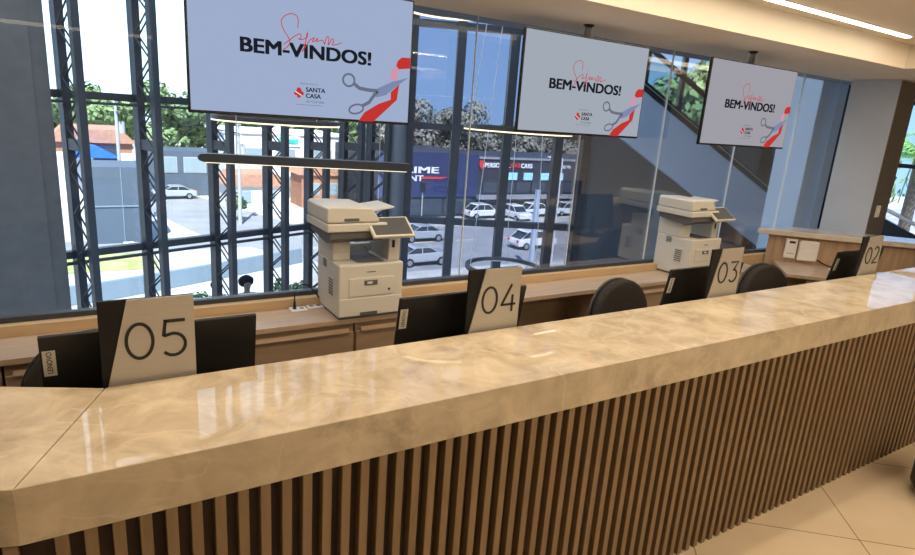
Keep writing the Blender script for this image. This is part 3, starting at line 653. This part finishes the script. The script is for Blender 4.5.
# ================================================================== TELEVISIONS
def tv(xc, y, zc, k, tint, label):
    W_, H_ = .98, .556
    t = thing('television', label, 'television', (xc, y, zc), 0, 'televisions hanging from the ceiling beam')
    # local plane: u right, v up, y=0 screen front
    MB().box(-W_/2, W_/2, .0, .022, -H_/2, H_/2).build('casing', 'tv_black', t, bevel=.003)
    s = MB().box(-W_/2+.008, W_/2-.008, -.002, 0, -H_/2+.012, H_/2-.008).build('screen', emit('lit screen %d' % k, tint, 1), t)
    ux = lambda u: (u-.5)*W_; vz = lambda v: (v-.5)*H_
    ink = 'tv_ink'; Y0 = -.0022
    text_mesh('BEM-VINDOS!', ux(.205), ux(.79), vz(.452), vz(.556), Y0, .0006, .0, m='tv_ink', parent=s, fat=.035)
    sc = MB()
    loop = [(.445, .665), (.448, .72), (.438, .752), (.415, .757), (.39, .735), (.375, .695), (.385, .64), (.405, .59), (.412, .555), (.40, .52), (.385, .50)]
    def smoothp(P, n=6):
        out = []
        for i in range(len(P)-1):
            a = P[max(i-1, 0)]; b = P[i]; c = P[i+1]; d = P[min(i+2, len(P)-1)]
            for j in range(n):
                s_ = j/n; out.append(tuple(.5*((2*b[m_])+(-a[m_]+c[m_])*s_+(2*a[m_]-5*b[m_]+4*c[m_]-d[m_])*s_*s_+(-a[m_]+3*b[m_]-3*c[m_]+d[m_])*s_**3) for m_ in (0, 1)))
        return out+[P[-1]]
    strokes = [loop, [(.385, .535), (.43, .60), (.455, .625), (.46, .60), (.45, .585), (.47, .59), (.487, .61), (.487, .64), (.478, .55), (.466, .50), (.474, .52), (.50, .59), (.52, .61), (.51, .585), (.52, .585), (.535, .61), (.53, .585), (.555, .60), (.565, .57)],
               [(.565, .57), (.575, .625), (.585, .625), (.582, .57), (.60, .62), (.607, .60), (.60, .575), (.625, .585), (.645, .60)]]
    for st in strokes: sc.ribbon([(ux(a), vz(b)) for a, b in smoothp(st)], .0034, Y0-.0012, Y0-.0007)
    sc.ribbon([(ux(.489), vz(.655)), (ux(.491), vz(.662))], .004, Y0-.0012, Y0-.0007)
    sc.build('script_word', 'tv_red', s)
    # logo
    lg = MB(); cx, czz = ux(.452), vz(.198)
    for a, b, rr in ((0, .012, .0095), (-.013, -.003, .0085), (.013, -.003, .0085), (0, -.014, .0085)): lg.prism(arc(cx+a, czz+b, rr, rr, 0, 2*PI, 16)[:-1], Y0-.0006, Y0, 'y')
    lg.box(cx-.012, cx+.012, Y0-.0008, Y0, czz-.012, czz+.011)
    lg.build('logo_mark', 'tv_red', s)
    MB().ribbon([(cx-.017, czz+.004), (cx-.004, czz-.003), (cx+.012, czz-.012)], .0035, Y0-.0012, Y0-.0009).build('logo_sash', 'tv_white', s)
    text_mesh('SANTA', ux(.483), ux(.572), vz(.208), vz(.242), Y0, .0006, .0, m='tv_ink', parent=s, fat=.025)
    text_mesh('CASA', ux(.483), ux(.552), vz(.162), vz(.196), Y0, .0006, .0, m='tv_ink', parent=s, fat=.025)
    text_mesh('de Curitiba', ux(.484), ux(.568), vz(.128), vz(.148), Y0, .0006, 0, m='tv_grey', parent=s)
    text_mesh('IRMANDADE DA', ux(.458), ux(.538), vz(.262), vz(.272), Y0, .0006, 0, m='tv_grey', parent=s)
    MB().box(ux(.44), ux(.56), Y0-.0005, Y0, vz(.108), vz(.111)).build('logo_rule', 'tv_grey', s)
    # ribbon
    P = lambda L: [(ux(a), vz(b)) for a, b in L]
    MB().prism(P([(.945, .545), (.925, .515), (.918, .475), (.932, .45), (.991, .465), (.991, .55)]), Y0-.0004, Y0, 'y').build('red_ribbon', 'tv_red', s)
    MB().prism(P([(.918, .475), (.895, .43), (.888, .365), (.925, .35), (.932, .45)]), Y0-.0004, Y0, 'y').build('ribbon_fold', 'tv_pink', s)
    MB().prism(P([(.938, .33), (.928, .20), (.898, .155), (.895, .26)]), Y0-.0006, Y0, 'y').build('red_ribbon', 'tv_red', s)
    MB().prism(P([(.918, .215), (.90, .155), (.81, .012), (.735, .012), (.765, .085), (.835, .16)]), Y0-.0004, Y0, 'y').build('red_ribbon', 'tv_red', s)
    # scissors
    ss = MB()
    ss.ribbon([(ux(.682)+.026*math.cos(2*PI*i/24)*1.05, vz(.325)+.026*math.sin(2*PI*i/24)) for i in range(25)], .009, Y0-.0016, Y0-.001)
    ss.ribbon([(ux(.722)+.034*math.cos(2*PI*i/24), vz(.105)+.020*math.sin(2*PI*i/24)+.006*math.cos(2*PI*i/24)) for i in range(25)], .008, Y0-.0016, Y0-.001)
    ss.ribbon(P([(.705, .305), (.735, .27), (.78, .262), (.83, .262)]), .016, Y0-.0016, Y0-.001)
    ss.ribbon(P([(.748, .13), (.785, .165), (.805, .215), (.83, .262)]), .015, Y0-.0016, Y0-.001)
    ss.build('scissor_handles', 'tv_grey', s)
    MB().prism(P([(.80, .235), (.83, .285), (.90, .345), (.985, .39), (.93, .32), (.87, .235), (.825, .21)]), Y0-.0014, Y0-.0008, 'y').build('scissor_blades', 'tv_blade', s)
    MB().cyl((ux(.822), Y0-.002, vz(.25)), (ux(.822), Y0-.001, vz(.25)), .004, 12).build('scissor_pivot', 'tv_ink', s)
    # mount
    pz = 2.41-zc
    MB().cyl((.03, .075, -.02), (.03, .075, pz-.008), .022, 20).build('ceiling_pole', 'dark_metal', t, smooth=True)
    MB().box(-.10, .16, .022, .055, -.12, .12).build('wall_plate', 'dark_metal', t)
    MB().cyl((.03, .075, pz-.008), (.03, .075, pz-.0005), .032, 24).build('ceiling_flange', 'dark_metal', t, smooth=True)
def em2(n, c): M[n] = emit(n, c, 1)
em2('tv_ink', (.012, .013, .02)); em2('tv_red', (.55, .035, .03)); em2('tv_white', (.8, .82, .88)); em2('tv_grey', (.14, .16, .22)); em2('tv_pink', (.62, .30, .42)); em2('tv_blade', (.20, .25, .42))
tv(.912*2.70/2.75, 2.70, 1.84+.218*2.70/2.75, 1, (.34, .42, .60), 'largest looking television at top left, welcome message on pale blue screen')
tv(2.545*2.84/2.75, 2.84, 1.84+.205*2.84/2.75, 2, (.36, .40, .46), 'middle of the three televisions, hanging above the 04 sign and chair')
tv(4.12*2.70/2.75, 2.70, 1.84+.205*2.70/2.75, 3, (.345, .335, .375), 'rightmost of the three televisions, in front of the escalator')

# ================================================================== OUTSIDE
G = -9.0
struct(MB().box(-90, 160, 10, 220, G-.5, G-.02).build('ground', 'pavement'))
struct(MB().prism([(-90, 47.0), (11, 47.0), (17, 36.3), (160, 36.3), (160, 51.5), (-90, 51.5)], G-.02, G, 'z').build('road', 'asphalt'))
struct(MB().prism([(2.5, 80), (9.5, 80), (18, 51.5), (8.5, 51.5)], G-.02, G+.005, 'z').build('side_road', 'asphalt'))
struct(MB().box(17.5, 160, 34.9, 36.3, G-.02, G+.12).build('kerb_near', 'pavement'))
struct(MB().box(20, 160, 51.5, 54.4, G-.02, G+.12).build('kerb_far', 'pavement'))
for i in range(22):
    tag(MB().box(15+i*4.5, 17.2+i*4.5, 45.3, 45.48, G, G+.01).build('road_marking', 'paint_line'), 'pale painted dash along the middle of the street', 'road marking', 'painted dashes of the street')
tag(MB().box(-6, 4.2, 42.2, 46.6, G, G+.06).build('grass', 'grass'), 'dry yellow green grass patch below the slate blue building', 'grass')['kind'] = 'stuff'
# terrace
struct(MB().prism([(-8, 6.6), (CX, CYY+.3), (9.2, 9.3), (13, 13), (7, 16.3), (-8, 16.3)], G, -3.62, 'z').build('terrace', 'pavement'))
# slate boundary wall, standing in shade that its colour carries
bw = MB(); bw.prism([(-12, 33.0), (.6, 35.8), (6, 38.0), (13.2, 41.2), (13.2, 41.5), (6, 38.3), (.6, 36.1), (-12, 33.3)], G, G+1.0, 'z')
# keep it off the carriageway: stands on the near pavement
tag(bw.build('boundary_wall', 'shade_blue_wall'), 'low wall tinted blue grey for shade, running along the near side of the street', 'wall')
fn = thing('mesh_fence', 'wire mesh fence panel above the boundary wall near the street', 'fence', (0, 0, 0))
fm = MB()
for i in range(15): x = 11.6+i*.12; fm.cyl((x, 41.62+(x-11.6)*.2, G), (x, 41.62+(x-11.6)*.2, G+1.7), .012, 5)
for i in range(8): fm.cyl((11.6, 41.62, G+.1+i*.22), (13.3, 41.96, G+.1+i*.22), .010, 5)
fm.build('wire_mesh', 'concrete', fn)
for x in (11.6, 13.3): MB().cyl((x, 41.62+(x-11.6)*.2, G), (x, 41.62+(x-11.6)*.2, G+1.75), .04, 8).build('post', 'concrete', fn)

def windows(parent, rects, y, m='grey_pane', fr='concrete'):
    for (x0, x1, z0, z1) in rects:
        f = MB().box(x0-.08, x1+.08, y-.06, y, z0-.08, z1+.08).build('window', fr, parent)
        MB().box(x0, x1, y-.09, y-.06, z0, z1).build('pane', m, f)
# navy building
b = thing('shop_building', 'navy blue showroom building with white letters across the street', 'building', (32, 57, G))
MB().box(-6.0, 6.0, 0, 12, 0, 6.85).build('wall', 'shop_dark', b)
MB().box(-6.05, 6.0, -.25, 0, 2.2, 6.8).build('navy_panel', 'navy', b)
text_mesh('PRIME', -4.3, .95, 4.72, 5.38, -.25, .08, .0, m='sign_white', fat=.03, parent=b, name='shop_lettering')
text_mesh('POINT', -4.3, -.9, 3.87, 4.5, -.25, .08, .0, m='sign_white', fat=.03, parent=b, name='shop_lettering')
MB().prism([(-1.0, 4.35), (2.2, 4.35), (1.4, 4.12), (-1.2, 4.12)], -.33, -.25, 'y').build('red_arrow', 'sign_red', b)
windows(b, [(-5.4, -3.4, .3, 2.0), (-3.0, -1.0, .3, 2.0), (-.6, 1.6, .3, 2.0), (2.0, 5.4, .3, 2.0)], -.001, 'shop_glass', 'mullion')
# personal car cars
b = thing('shop_building', 'long dark car showroom with red and white sign and pale posters', 'building', (46, 57, G))
MB().box(-7.9, 14, 0, 12, 0, 6.5).build('wall', 'shop_dark', b)
MB().box(-7.88, 14, -.6, 0, 1.9, 2.35).build('canopy', 'shop_band', b)
MB().box(-7.88, 14, -.15, 0, 6.35, 6.6).build('parapet', 'shop_band', b)
MB().prism([(-7.88, 6.2), (-7.2, 6.2), (-7.2, 5.6), (-7.54, 5.2), (-7.88, 5.6)], -.25, -.1, 'y').build('shield_logo', 'sign_red', b)
text_mesh('PERSONAL', -7.1, -3.55, 5.42, 5.95, -.05, .08, .0, m='sign_white', fat=.03, parent=b, name='shop_lettering')
text_mesh('CAR', -3.45, -2.1, 5.42, 5.95, -.05, .08, .0, m='sign_red', fat=.03, parent=b, name='shop_lettering')
text_mesh('CARS', -2.0, -.35, 5.42, 5.95, -.05, .08, .0, m='sign_white', fat=.03, parent=b, name='shop_lettering')
text_mesh('3333 2870', 2.3, 5.6, 5.45, 5.85, -.05, .08, .0, m='sign_white', parent=b, name='shop_lettering')
for x in (-3.7, -1.45, 1.1, 3.3): MB().box(x, x+1.3, -.1, -.02, 4.05, 4.9).build('poster', 'poster', b)
windows(b, [(-7+i*2.3, -5+i*2.3, .2, 1.8) for i in range(9)], -.001, 'shop_glass', 'mullion')
windows(b, [(-7+i*2.3, -5+i*2.3, 2.6, 3.8) for i in range(9)], -.001, 'shop_glass', 'mullion')
# white commercial building left
b = thing('shop_building', 'white commercial building with turquoise sign behind the facade trusses', 'building', (21, 70.5, G))
MB().box(-7, 7, 0, 10, 0, 7.3).build('wall', 'white_build', b)
MB().box(-7.2, 7.2, -.2, 10.1, 7.3, 7.6).build('parapet', 'white_build', b)
MB().box(-1.5, 1.3, -.15, 0, 6.05, 7.2).build('sign_board', 'white_build', b)
text_mesh('Copan', -1.25, 1.05, 6.2, 7.1, -.15, .1, .04, shear=.2, m='cyan_sign', parent=b, name='shop_lettering')
windows(b, [(-1.3, .7, 4.6, 5.7), (-5, -3, 4.6, 5.7), (3, 5, 4.6, 5.7), (-5.5, -2, .3, 2.6), (-.5, 3, .3, 2.6)], -.001)
# terracotta roof house
b = thing('house', 'small pale house with terracotta roof behind the street tree', 'house', (15.5, 63, G))
MB().box(-2.6, 2.6, 0, 5, 0, 2.6).build('wall', 'white_build', b)
MB().prism([(-3, 2.5), (3, 2.5), (2.1, 3.7), (-2.1, 3.7)], -.3, 5.3, 'y').build('roof', 'terracotta', b)
windows(b, [(-1.8, -.6, .9, 2.0), (.6, 1.8, .9, 2.0)], -.001)
b = thing('house', 'brick wall house beside the white commercial building, left of the printer', 'house', (23.0, 64.5, G))
MB().box(-2.4, 2.4, 0, 4, 0, 3.6).build('wall', 'brick', b)
MB().prism([(-2.7, 3.5), (2.7, 3.5), (1.9, 4.6), (-1.9, 4.6)], -.3, 4.3, 'y').build('roof', 'terracotta', b)
windows(b, [(-1.6, -.5, 1.4, 2.6), (.5, 1.6, 1.4, 2.6)], -.001)
# brick building with blue awning
b = thing('shop_building', 'brick building with bright blue awning above the slate blue block', 'building', (1.8, 66, G))
MB().box(-3.4, 3.0, 0, 8, 0, 5.2).build('wall', 'white_build', b); MB().box(-3.4, 3.0, 0, 8, 5.2, 6.2).build('brick_band', 'brick', b)
MB().prism([(-3.8, 6.1), (3.4, 6.1), (2.2, 7.3), (-2.6, 7.3)], -.4, 8.4, 'y').build('roof', 'terracotta', b)
windows(b, [(-.2, 1.8, 4.4, 5.7)], -.001, 'shop_glass')
MB().prism([(-2.4, 5.0), (-2.4, 6.4), (0, 5.9), (1.6, 5.0)], -3.2, -.1, 'y').build('blue_awning', 'blue_awning', b)
# slate blue block
b = thing('industrial_building', 'tall plain slate blue block standing behind the grass patch', 'building', (2.8, 50.2, G))
MB().box(-1.85, 1.85, 0, 5, 0, 5.55).build('wall', 'hoarding', b)
MB().box(-1.9, 1.9, -.08, 0, 2.7, 2.8).build('joint_line', 'shade_blue_wall', b)
MB().box(-.03, .03, -.06, 0, 0, 5.5).build('joint_line', 'shade_blue_wall', b)
b = thing('industrial_building', 'slate grey shed with grid windows above the parked car at left', 'building', (10.2, 74, G))
MB().box(-3.4, 3.4, 0, 6, 0, 4.9).build('wall', 'hoarding', b)
windows(b, [(-2.4, -.6, 2.6, 4.2), (.2, 2.4, 2.6, 4.2)], -.001)

# poles and lamps
def pole(x, y, h, label):
    t = thing('utility_pole', label, 'pole', (x, y, G)); MB().cyl((0, 0, 0), (0, 0, h), .17, 10, .11).build('pole', 'concrete', t)
    for z in (h-.5, h-1.3): MB().box(-.05, .05, -.9, .9, z, z+.1).build('crossarm', 'concrete', t)
    MB().cyl((.35, 0, h-3), (.35, 0, h-2.1), .22, 12).build('transformer', 'concrete', t)
pole(3.1, 56, 10.6, 'tall concrete utility pole in front of the blue awning building')
pole(12.3, 56, 9.2, 'concrete utility pole in front of the house with the terracotta roof')
for z, dy in ((10.23, -.8), (10.23, .8), (9.43, -.7), (9.43, .7)):
    tag(MB().tube([(3.1, 56+dy, G+z), (7.7, 56+dy, G+z-.9), (12.3, 56+dy, G+z-1.4)], .025, 5).build('overhead_wire', 'rubber'), 'overhead electric wire strung between the two utility poles', 'wire', 'overhead wires between the utility poles')
def lamp(x, y, h, label, arm=.9):
    t = thing('street_lamp', label, 'street lamp', (x, y, G)); MB().cyl((0, 0, 0), (0, 0, h), .08, 10, .05).build('pole', 'white_plastic', t)
    MB().tube([(0, 0, h), (-arm*.5, 0, h+.12), (-arm, 0, h+.12)], .04, 6).build('arm', 'white_plastic', t); MB().box(-arm-.5, -arm, -.12, .12, h+.06, h+.18).build('lamp_head', 'white_plastic', t)
lamp(31.4, 35.6, 8.2, 'slim white street lamp standing above the pale blue totem')
lamp(2.95, 36.6, 2.8, 'short street lamp right above the 05 sign', .5)
t = thing('totem_sign', 'tall pale blue blank totem in front of the street, right of the 04 sign', 'sign', (28.6, 34.7, G)); MB().box(-.16, .16, -.12, .12, .2, 6.0).build('panel', 'totem', t); MB().box(-.3, .3, -.25, .25, 0, .2).build('base', 'concrete', t)
t = thing('traffic_light', 'traffic light on a pole beside the navy building', 'traffic light', (28.5, 51.9, G)); MB().cyl((0, 0, 0), (0, 0, 3.4), .07, 8).build('pole', 'concrete', t); MB().box(-.2, .2, -.2, .2, 3.4, 4.4).build('signal_box', 'dark_metal', t)

# cars
def car(paint, suv=False):
    t = thing('car', '', 'car', (0, 0, G), 0)
    L = 4.3; h = 1.62 if suv else 1.42
    body = [(-2.15, .35), (-2.12, .75), (-1.95, .95), (-1.0, 1.0), (1.3, 1.0) if suv else (1.45, .95), (2.08, .9), (2.15, .55), (2.1, .3)]
    MB().prism(body, -.85, .85, 'y').build('body', paint, t, bevel=.1, seg=3)
    c_ = [(-1.2, .97), (-.45, h-.06), (.0, h), (1.1 if suv else .8, h-.02), (1.95 if suv else 1.65, .98)]
    cb_ = MB().prism([(-1.15, .96), (-.45, h-.08), (1.0 if suv else .75, h-.08), (1.85 if suv else 1.55, .96)], -.74, .74, 'y').build('window_glass', 'car_glass', t)
    MB().prism([(-.55, h-.1), (-.35, h), (.75 if not suv else 1.15, h), (1.0 if not suv else 1.35, h-.1)], -.72, .72, 'y').build('roof', paint, t, bevel=.03)
    for a, b_ in ((.18, .30), (-1.2, -.3)):
        pass
    pl_ = MB()
    for s_ in (-.745, .725):
        for x0, x1, x2, x3 in ((.18, .28, .24, .30), (-1.18, -1.08, -.5, -.36), (1.5 if not suv else 1.75, 1.6 if not suv else 1.9, 1.0 if suv else .75, .86 if not suv else 1.14)):
            pl_.prism([(x0, .95), (x1, .95), (x3, h-.06), (x2, h-.06)], s_, s_+.02, 'y')
    pl_.build('pillars', paint, t)
    for x in (-1.32, 1.32):
        for s_ in (-1, 1):
            wv = MB().cyl((x, s_*.72, .33), (x, s_*.9, .33), .33, 20).build('wheel', 'tyre', t)
            MB().cyl((x, s_*.9, .33), (x, s_*.91, .33), .2, 14).build('hubcap', 'hub', wv)
    for s_ in (-.6, .6): MB().box(-2.17, -2.08, s_-.18, s_+.18, .68, .82).build('headlight', 'white_plastic', t)
    for s_ in (-.65, .65): MB().box(2.08, 2.17, s_-.12, s_+.12, .68, .88).build('tail_light', 'sign_red', t)
    return t
ca = car('car_silver'); cbx = car('car_white', True)
ca.location = (21.1, 38.6+3.6, G); ca.rotation_euler.z = PI*1.0; ca.scale = (.86,)*3
ca.location = (21.3, 38.6, G); ca.scale = (1, 1, 1); ca['label'] = 'silver hatchback nearest to the building, just right of the left printer'
c = dup(ca, (25.4, 46.2, G), 0, 'silver hatchback on the street right behind the nearest silver one')
cbx.location = (33.9, 41.2, G); cbx.rotation_euler.z = PI; cbx['label'] = 'white compact car driving on the street left of the grey wall, by the totem'
for loc, rz, lb in (((38.2, 55.6, G), PI, 'white parked car at the left end of the dark showroom'), ((41.7, 54.2, G), PI*.5, 'white parked car showing its end, at the dark mullion before the showroom'),
                   ((45.8, 55.6, G), PI, 'white parked car below the second showroom poster'), ((50.4, 55.6, G), 0, 'white parked car below the rightmost showroom poster')):
    dup(cbx, loc, rz, lb)
dup(ca, (9.0, 72.0, G+.01), .1, 'silver car parked far away between the two leftmost lattice mullions')


# trees
def leafmesh(name, n, R, H, z0, size, seedv, flat=1):
    rnd = random.Random(seedv); bm = bmesh.new()
    cl = [(Vector((rnd.uniform(-1, 1)*R*.6, rnd.uniform(-1, 1)*R*.6, z0+rnd.uniform(.15, .85)*H)), rnd.uniform(.35, .6)*R) for _ in range(9)]
    for i in range(n):
        c, r = rnd.choice(cl); d = Vector((rnd.gauss(0, 1), rnd.gauss(0, 1), rnd.gauss(0, 1))).normalized()
        p = c+d*r*rnd.uniform(.6, 1); a = Vector((rnd.gauss(0, 1), rnd.gauss(0, 1), rnd.gauss(0, 1))).normalized(); b = d.cross(a).normalized(); a = b.cross(d+a*.4).normalized()
        s = size*rnd.uniform(.6, 1.3)
        vs = [bm.verts.new(p+a*s*x+b*s*.6*y) for x, y in ((-1, 0), (0, -1), (1, 0), (0, 1))]
        bm.faces.new(vs)
    me = bpy.data.meshes.new(name); bm.to_mesh(me); bm.free(); return me
def tree(kind, label, group=None, R=3.2, H=7, z0=2.5, leaf='leaf', n=1600, size=.38, seedv=1, name='tree'):
    t = thing(name, label, 'tree', (0, 0, 0), 0, group)
    me = leafmesh('crown', n, R, H, z0, size, seedv); me.materials.append(M[leaf]); c = bpy.data.objects.new('crown', me); COL.objects.link(c); c.parent = t
    tr = MB(); tr.tube([(0, 0, 0), (.1, 0, z0*.6), (0, .1, z0+H*.5)], [.3*R/3, .22*R/3, .08*R/3], 8)
    rnd = random.Random(seedv)
    for i in range(6): a = rnd.uniform(0, 6.28); tr.tube([(0, 0, z0+H*.1*i*.7), (R*.5*math.cos(a), R*.5*math.sin(a), z0+H*(.25+.1*i))], [.1*R/3, .03*R/3], 6)
    tr.build('trunk', 'bark', t); return t
ta = tree('a', 'green leafy tree on the wooded slope behind the buildings', 'trees on the wooded slope', seedv=3, n=2600, R=4.2, H=8.5, size=.42)
tb = tree('b', 'dry olive tree rising behind the showrooms across the street', 'trees behind the showrooms', seedv=5, n=2400, leaf='leaf_dark', R=4.2, H=8, size=.36)
ta.location = (-4, 84, G); rr = random.Random(4)
for i in range(17):
    d_ = dup(ta, (-8+i*3.1+rr.uniform(-1, 1), 85+(i % 3)*10+rr.uniform(-1, 1), G+rr.uniform(-.5, 1.0)+(1.5 if i % 3 == 0 else 0)), rr.uniform(0, 6)); k = rr.uniform(.8, 1.1); d_.scale = (k, k, k*.9)
tb.location = (34, 74, G-1)
for i in range(17):
    d_ = dup(tb, (37+i*3.2+rr.uniform(-1, 1), 74+(i % 3)*9+rr.uniform(-1, 1), G+rr.uniform(-1.2, .3)+(2.4 if i < 5 else 0)), rr.uniform(0, 6)); k = rr.uniform(.85, 1.1); d_.scale = (k, k, k)
tc_ = tree('c', 'small bushy street tree in front of the terracotta roof house', seedv=8, R=1.1, H=2.0, z0=.9, n=700, size=.16); tc_.location = (12.6, 58.0, G)
s1 = tree('d', 'bright green shrub outside the window between the outlet plates and the printer', seedv=9, R=.55, H=1.0, z0=.15, n=900, size=.06, leaf='leaf_bright', name='shrub'); s1.location = (4.42, 14.4, -3.62); s1.scale = (1, 1, 1.2)
dup(s1, (2.3, 14.9, -3.62), 1.0, 'bright green shrub outside, above the right end of the monitor by the 05 sign').scale = (.9, .9, .95)
# trees seen past the escalator and through the right hand window
tg = tree('e', 'green tree outside, seen past the escalator balustrade', seedv=12, R=2.6, H=4.2, z0=7.5, n=2200, size=.2); tg.location = (23.5, 17.6, G+2.6); tg['group'] = 'trees seen past the escalator'
for x, y in ((25.5, 15.0), (29.5, 20.5), (32.5, 18.5)): dup(tg, (x, y, G+2.8), x)
# palm at right window
pm = thing('palm_tree', 'palm tree outside the window at the far right', 'palm', (20.5, 8.1, G))
MB().tube([(0, 0, 0), (.1, 0, 5), (0, 0, 10.6)], [.22, .17, .15], 12).build('trunk', 'bark', pm)
fm = MB()
for k in range(16):
    a = 2*PI*k/16+.1; ca_, sa_ = math.cos(a), math.sin(a); up_ = rr.uniform(.3, 1.3)
    spine = [Vector((ca_*2.6*s, sa_*2.6*s, 10.6+up_*math.sin(s*2.2)-1.9*s*s)) for s in [i/9 for i in range(10)]]
    fm.tube(spine, .02, 5)
    side = Vector((-sa_, ca_, 0))
    for i in range(1, 30):
        s = i/30; j = s*9; i0 = int(j); p = spine[i0].lerp(spine[min(i0+1, 9)], j-i0); ln = .7*math.sin(PI*min(1, s+.12))
        for sg in (-1, 1):
            e = p+side*sg*ln*.8+Vector((ca_*.2, sa_*.2, -.35*ln)); wv = Vector((ca_, sa_, 0))*.035
            f_ = [fm.bm.verts.new(v) for v in (p-wv, p+wv, e)]; fm.bm.faces.new(f_)
fm.build('fronds', 'leaf_bright', pm)
for x, y, lb in ((27, 14.0, 'round green tree outside the far right window, left of the palm'), (30, 8.4, 'round green tree outside the far right window, right of the palm')):
    d_ = dup(tg, (x, y, G+.4), x, lb); 
    if 'group' in d_: del d_['group']
# dark terrace railing / stair outside right window (inside the glass of the corner lobby)
st = thing('lobby_stair', 'dark metal stair flight with lattice side and white handrail at the far right', 'staircase', (9.9, 0, 0))
sb_ = MB()
sb_.prism([(4.7, 1.02), (3.2, .46), (3.2, .26), (4.7, .80)], 0, .05, 'x')
for i in range(7):
    a = i/6; y = 4.7-1.45*a; z = .98-.5*a
    sb_.box(0, .9, y-.24, y, z-.30, z-.27)
sb_.build('stringer', 'dark_metal', st)
lt = MB()
for i in range(9):
    y = 4.72-.185*i; zt = 1.02-.068*i
    lt.cyl((.02, y, 0), (.02, y, zt), .018, 6)
    lt.cyl((.02, y, .1), (.02, y-.18, zt-.2), .028, 6); lt.cyl((.02, y-.18, .1), (.02, y, zt-.2), .028, 6)
lt.build('lattice', 'dark_metal', st)
MB().cyl((0.02, 4.75, 1.16), (.02, 3.2, .60), .026, 8).build('handrail', 'white_plastic', st)

# people outside on the terrace
def person(x, y, z, rz, shirt, hair_r, label, h=1.68, curly=True):
    t = thing('person', label, 'person', (x, y, z), rz)
    k = h/1.70
    J = {'pelvis': (0, 0, .94), 'waist': (0, 0, 1.08), 'chest': (0, .01, 1.28), 'neckb': (0, .015, 1.42), 'neck': (0, .0, 1.48), 'headb': (0, -.01, 1.55), 'headm': (0, -.02, 1.61), 'headt': (0, -.01, 1.67)}
    Rd = {'pelvis': .14, 'waist': .12, 'chest': .14, 'neckb': .07, 'neck': .05, 'headb': .07, 'headm': .085, 'headt': .065}
    E = [('pelvis', 'waist'), ('waist', 'chest'), ('chest', 'neckb'), ('neckb', 'neck'), ('neck', 'headb'), ('headb', 'headm'), ('headm', 'headt')]
    for s_, n in ((-1, 'r'), (1, 'l')):
        for nm, p, rr_ in (('sh', (.17*s_, .01, 1.38), .055), ('el', (.24*s_, .03, 1.10), .042), ('wr', (.26*s_, -.06, .87), .028), ('ha', (.26*s_, -.09, .79), .03),
                          ('hip', (.09*s_, 0, .86), .095), ('kn', (.10*s_, -.01, .48), .06), ('an', (.10*s_, .02, .09), .038), ('to', (.11*s_, -.13, .03), .03)):
            J[nm+n] = p; Rd[nm+n] = rr_
        E += [('chest', 'sh'+n), ('sh'+n, 'el'+n), ('el'+n, 'wr'+n), ('wr'+n, 'ha'+n), ('pelvis', 'hip'+n), ('hip'+n, 'kn'+n), ('kn'+n, 'an'+n), ('an'+n, 'to'+n)]
    def skin(name, keys, mt, grow=0.0):
        ks = [q_ for q_ in J if q_ in keys]; idx = {q_: i for i, q_ in enumerate(ks)}
        me = bpy.data.meshes.new(name); me.from_pydata([Vector(J[q_])*k for q_ in ks], [(idx[a], idx[b]) for a, b in E if a in idx and b in idx], [])
        o = bpy.data.objects.new(name, me); COL.objects.link(o); o.parent = t
        m_ = o.modifiers.new('skin', 'SKIN'); m_.use_smooth_shade = True; o.modifiers.new('sub', 'SUBSURF').levels = 1
        for i, q_ in enumerate(ks):
            r_ = (Rd[q_]+grow)*k; me.skin_vertices[0].data[i].radius = (r_, r_*.85)
        me.skin_vertices[0].data[0].use_root = True; me.materials.append(M[mt]); return o
    body = skin('body', list(J), 'skin')
    skin('shirt', ['pelvis', 'waist', 'chest', 'neckb', 'shl', 'shr', 'ell', 'elr'], shirt, .012)
    skin('trousers', ['pelvis', 'hipl', 'hipr', 'knl', 'knr', 'anl', 'anr'], 'trousers', .014)
    MB().blob((0, .045*k, 1.655*k), hair_r, 3, (1.0, .72, .82), .12).build('hair', 'hair', t, smooth=True)
    fc = MB(); 
    for s_ in (-1, 1): fc.blob((.032*s_*k, -.098*k, 1.605*k), .010, 1)
    fc.build('eyes', 'rubber', t); MB().blob((0, -.112*k, 1.575*k), .013, 1, (.8, 1, 1.3)).build('nose', 'skin', t); MB().blob((0, -.095*k, 1.54*k), .018, 1, (1.2, .5, .35)).build('mouth', 'sign_red', t)
person(2.89, 12.67, -3.62, .1, 'shirt_white', .16, 'person with big dark curly hair in white outside the window', h=1.84)
person(2.36, 13.0, -3.62, .2, 'shirt_grey', .12, 'person in grey outside, beside the one with big curly hair', h=1.72)
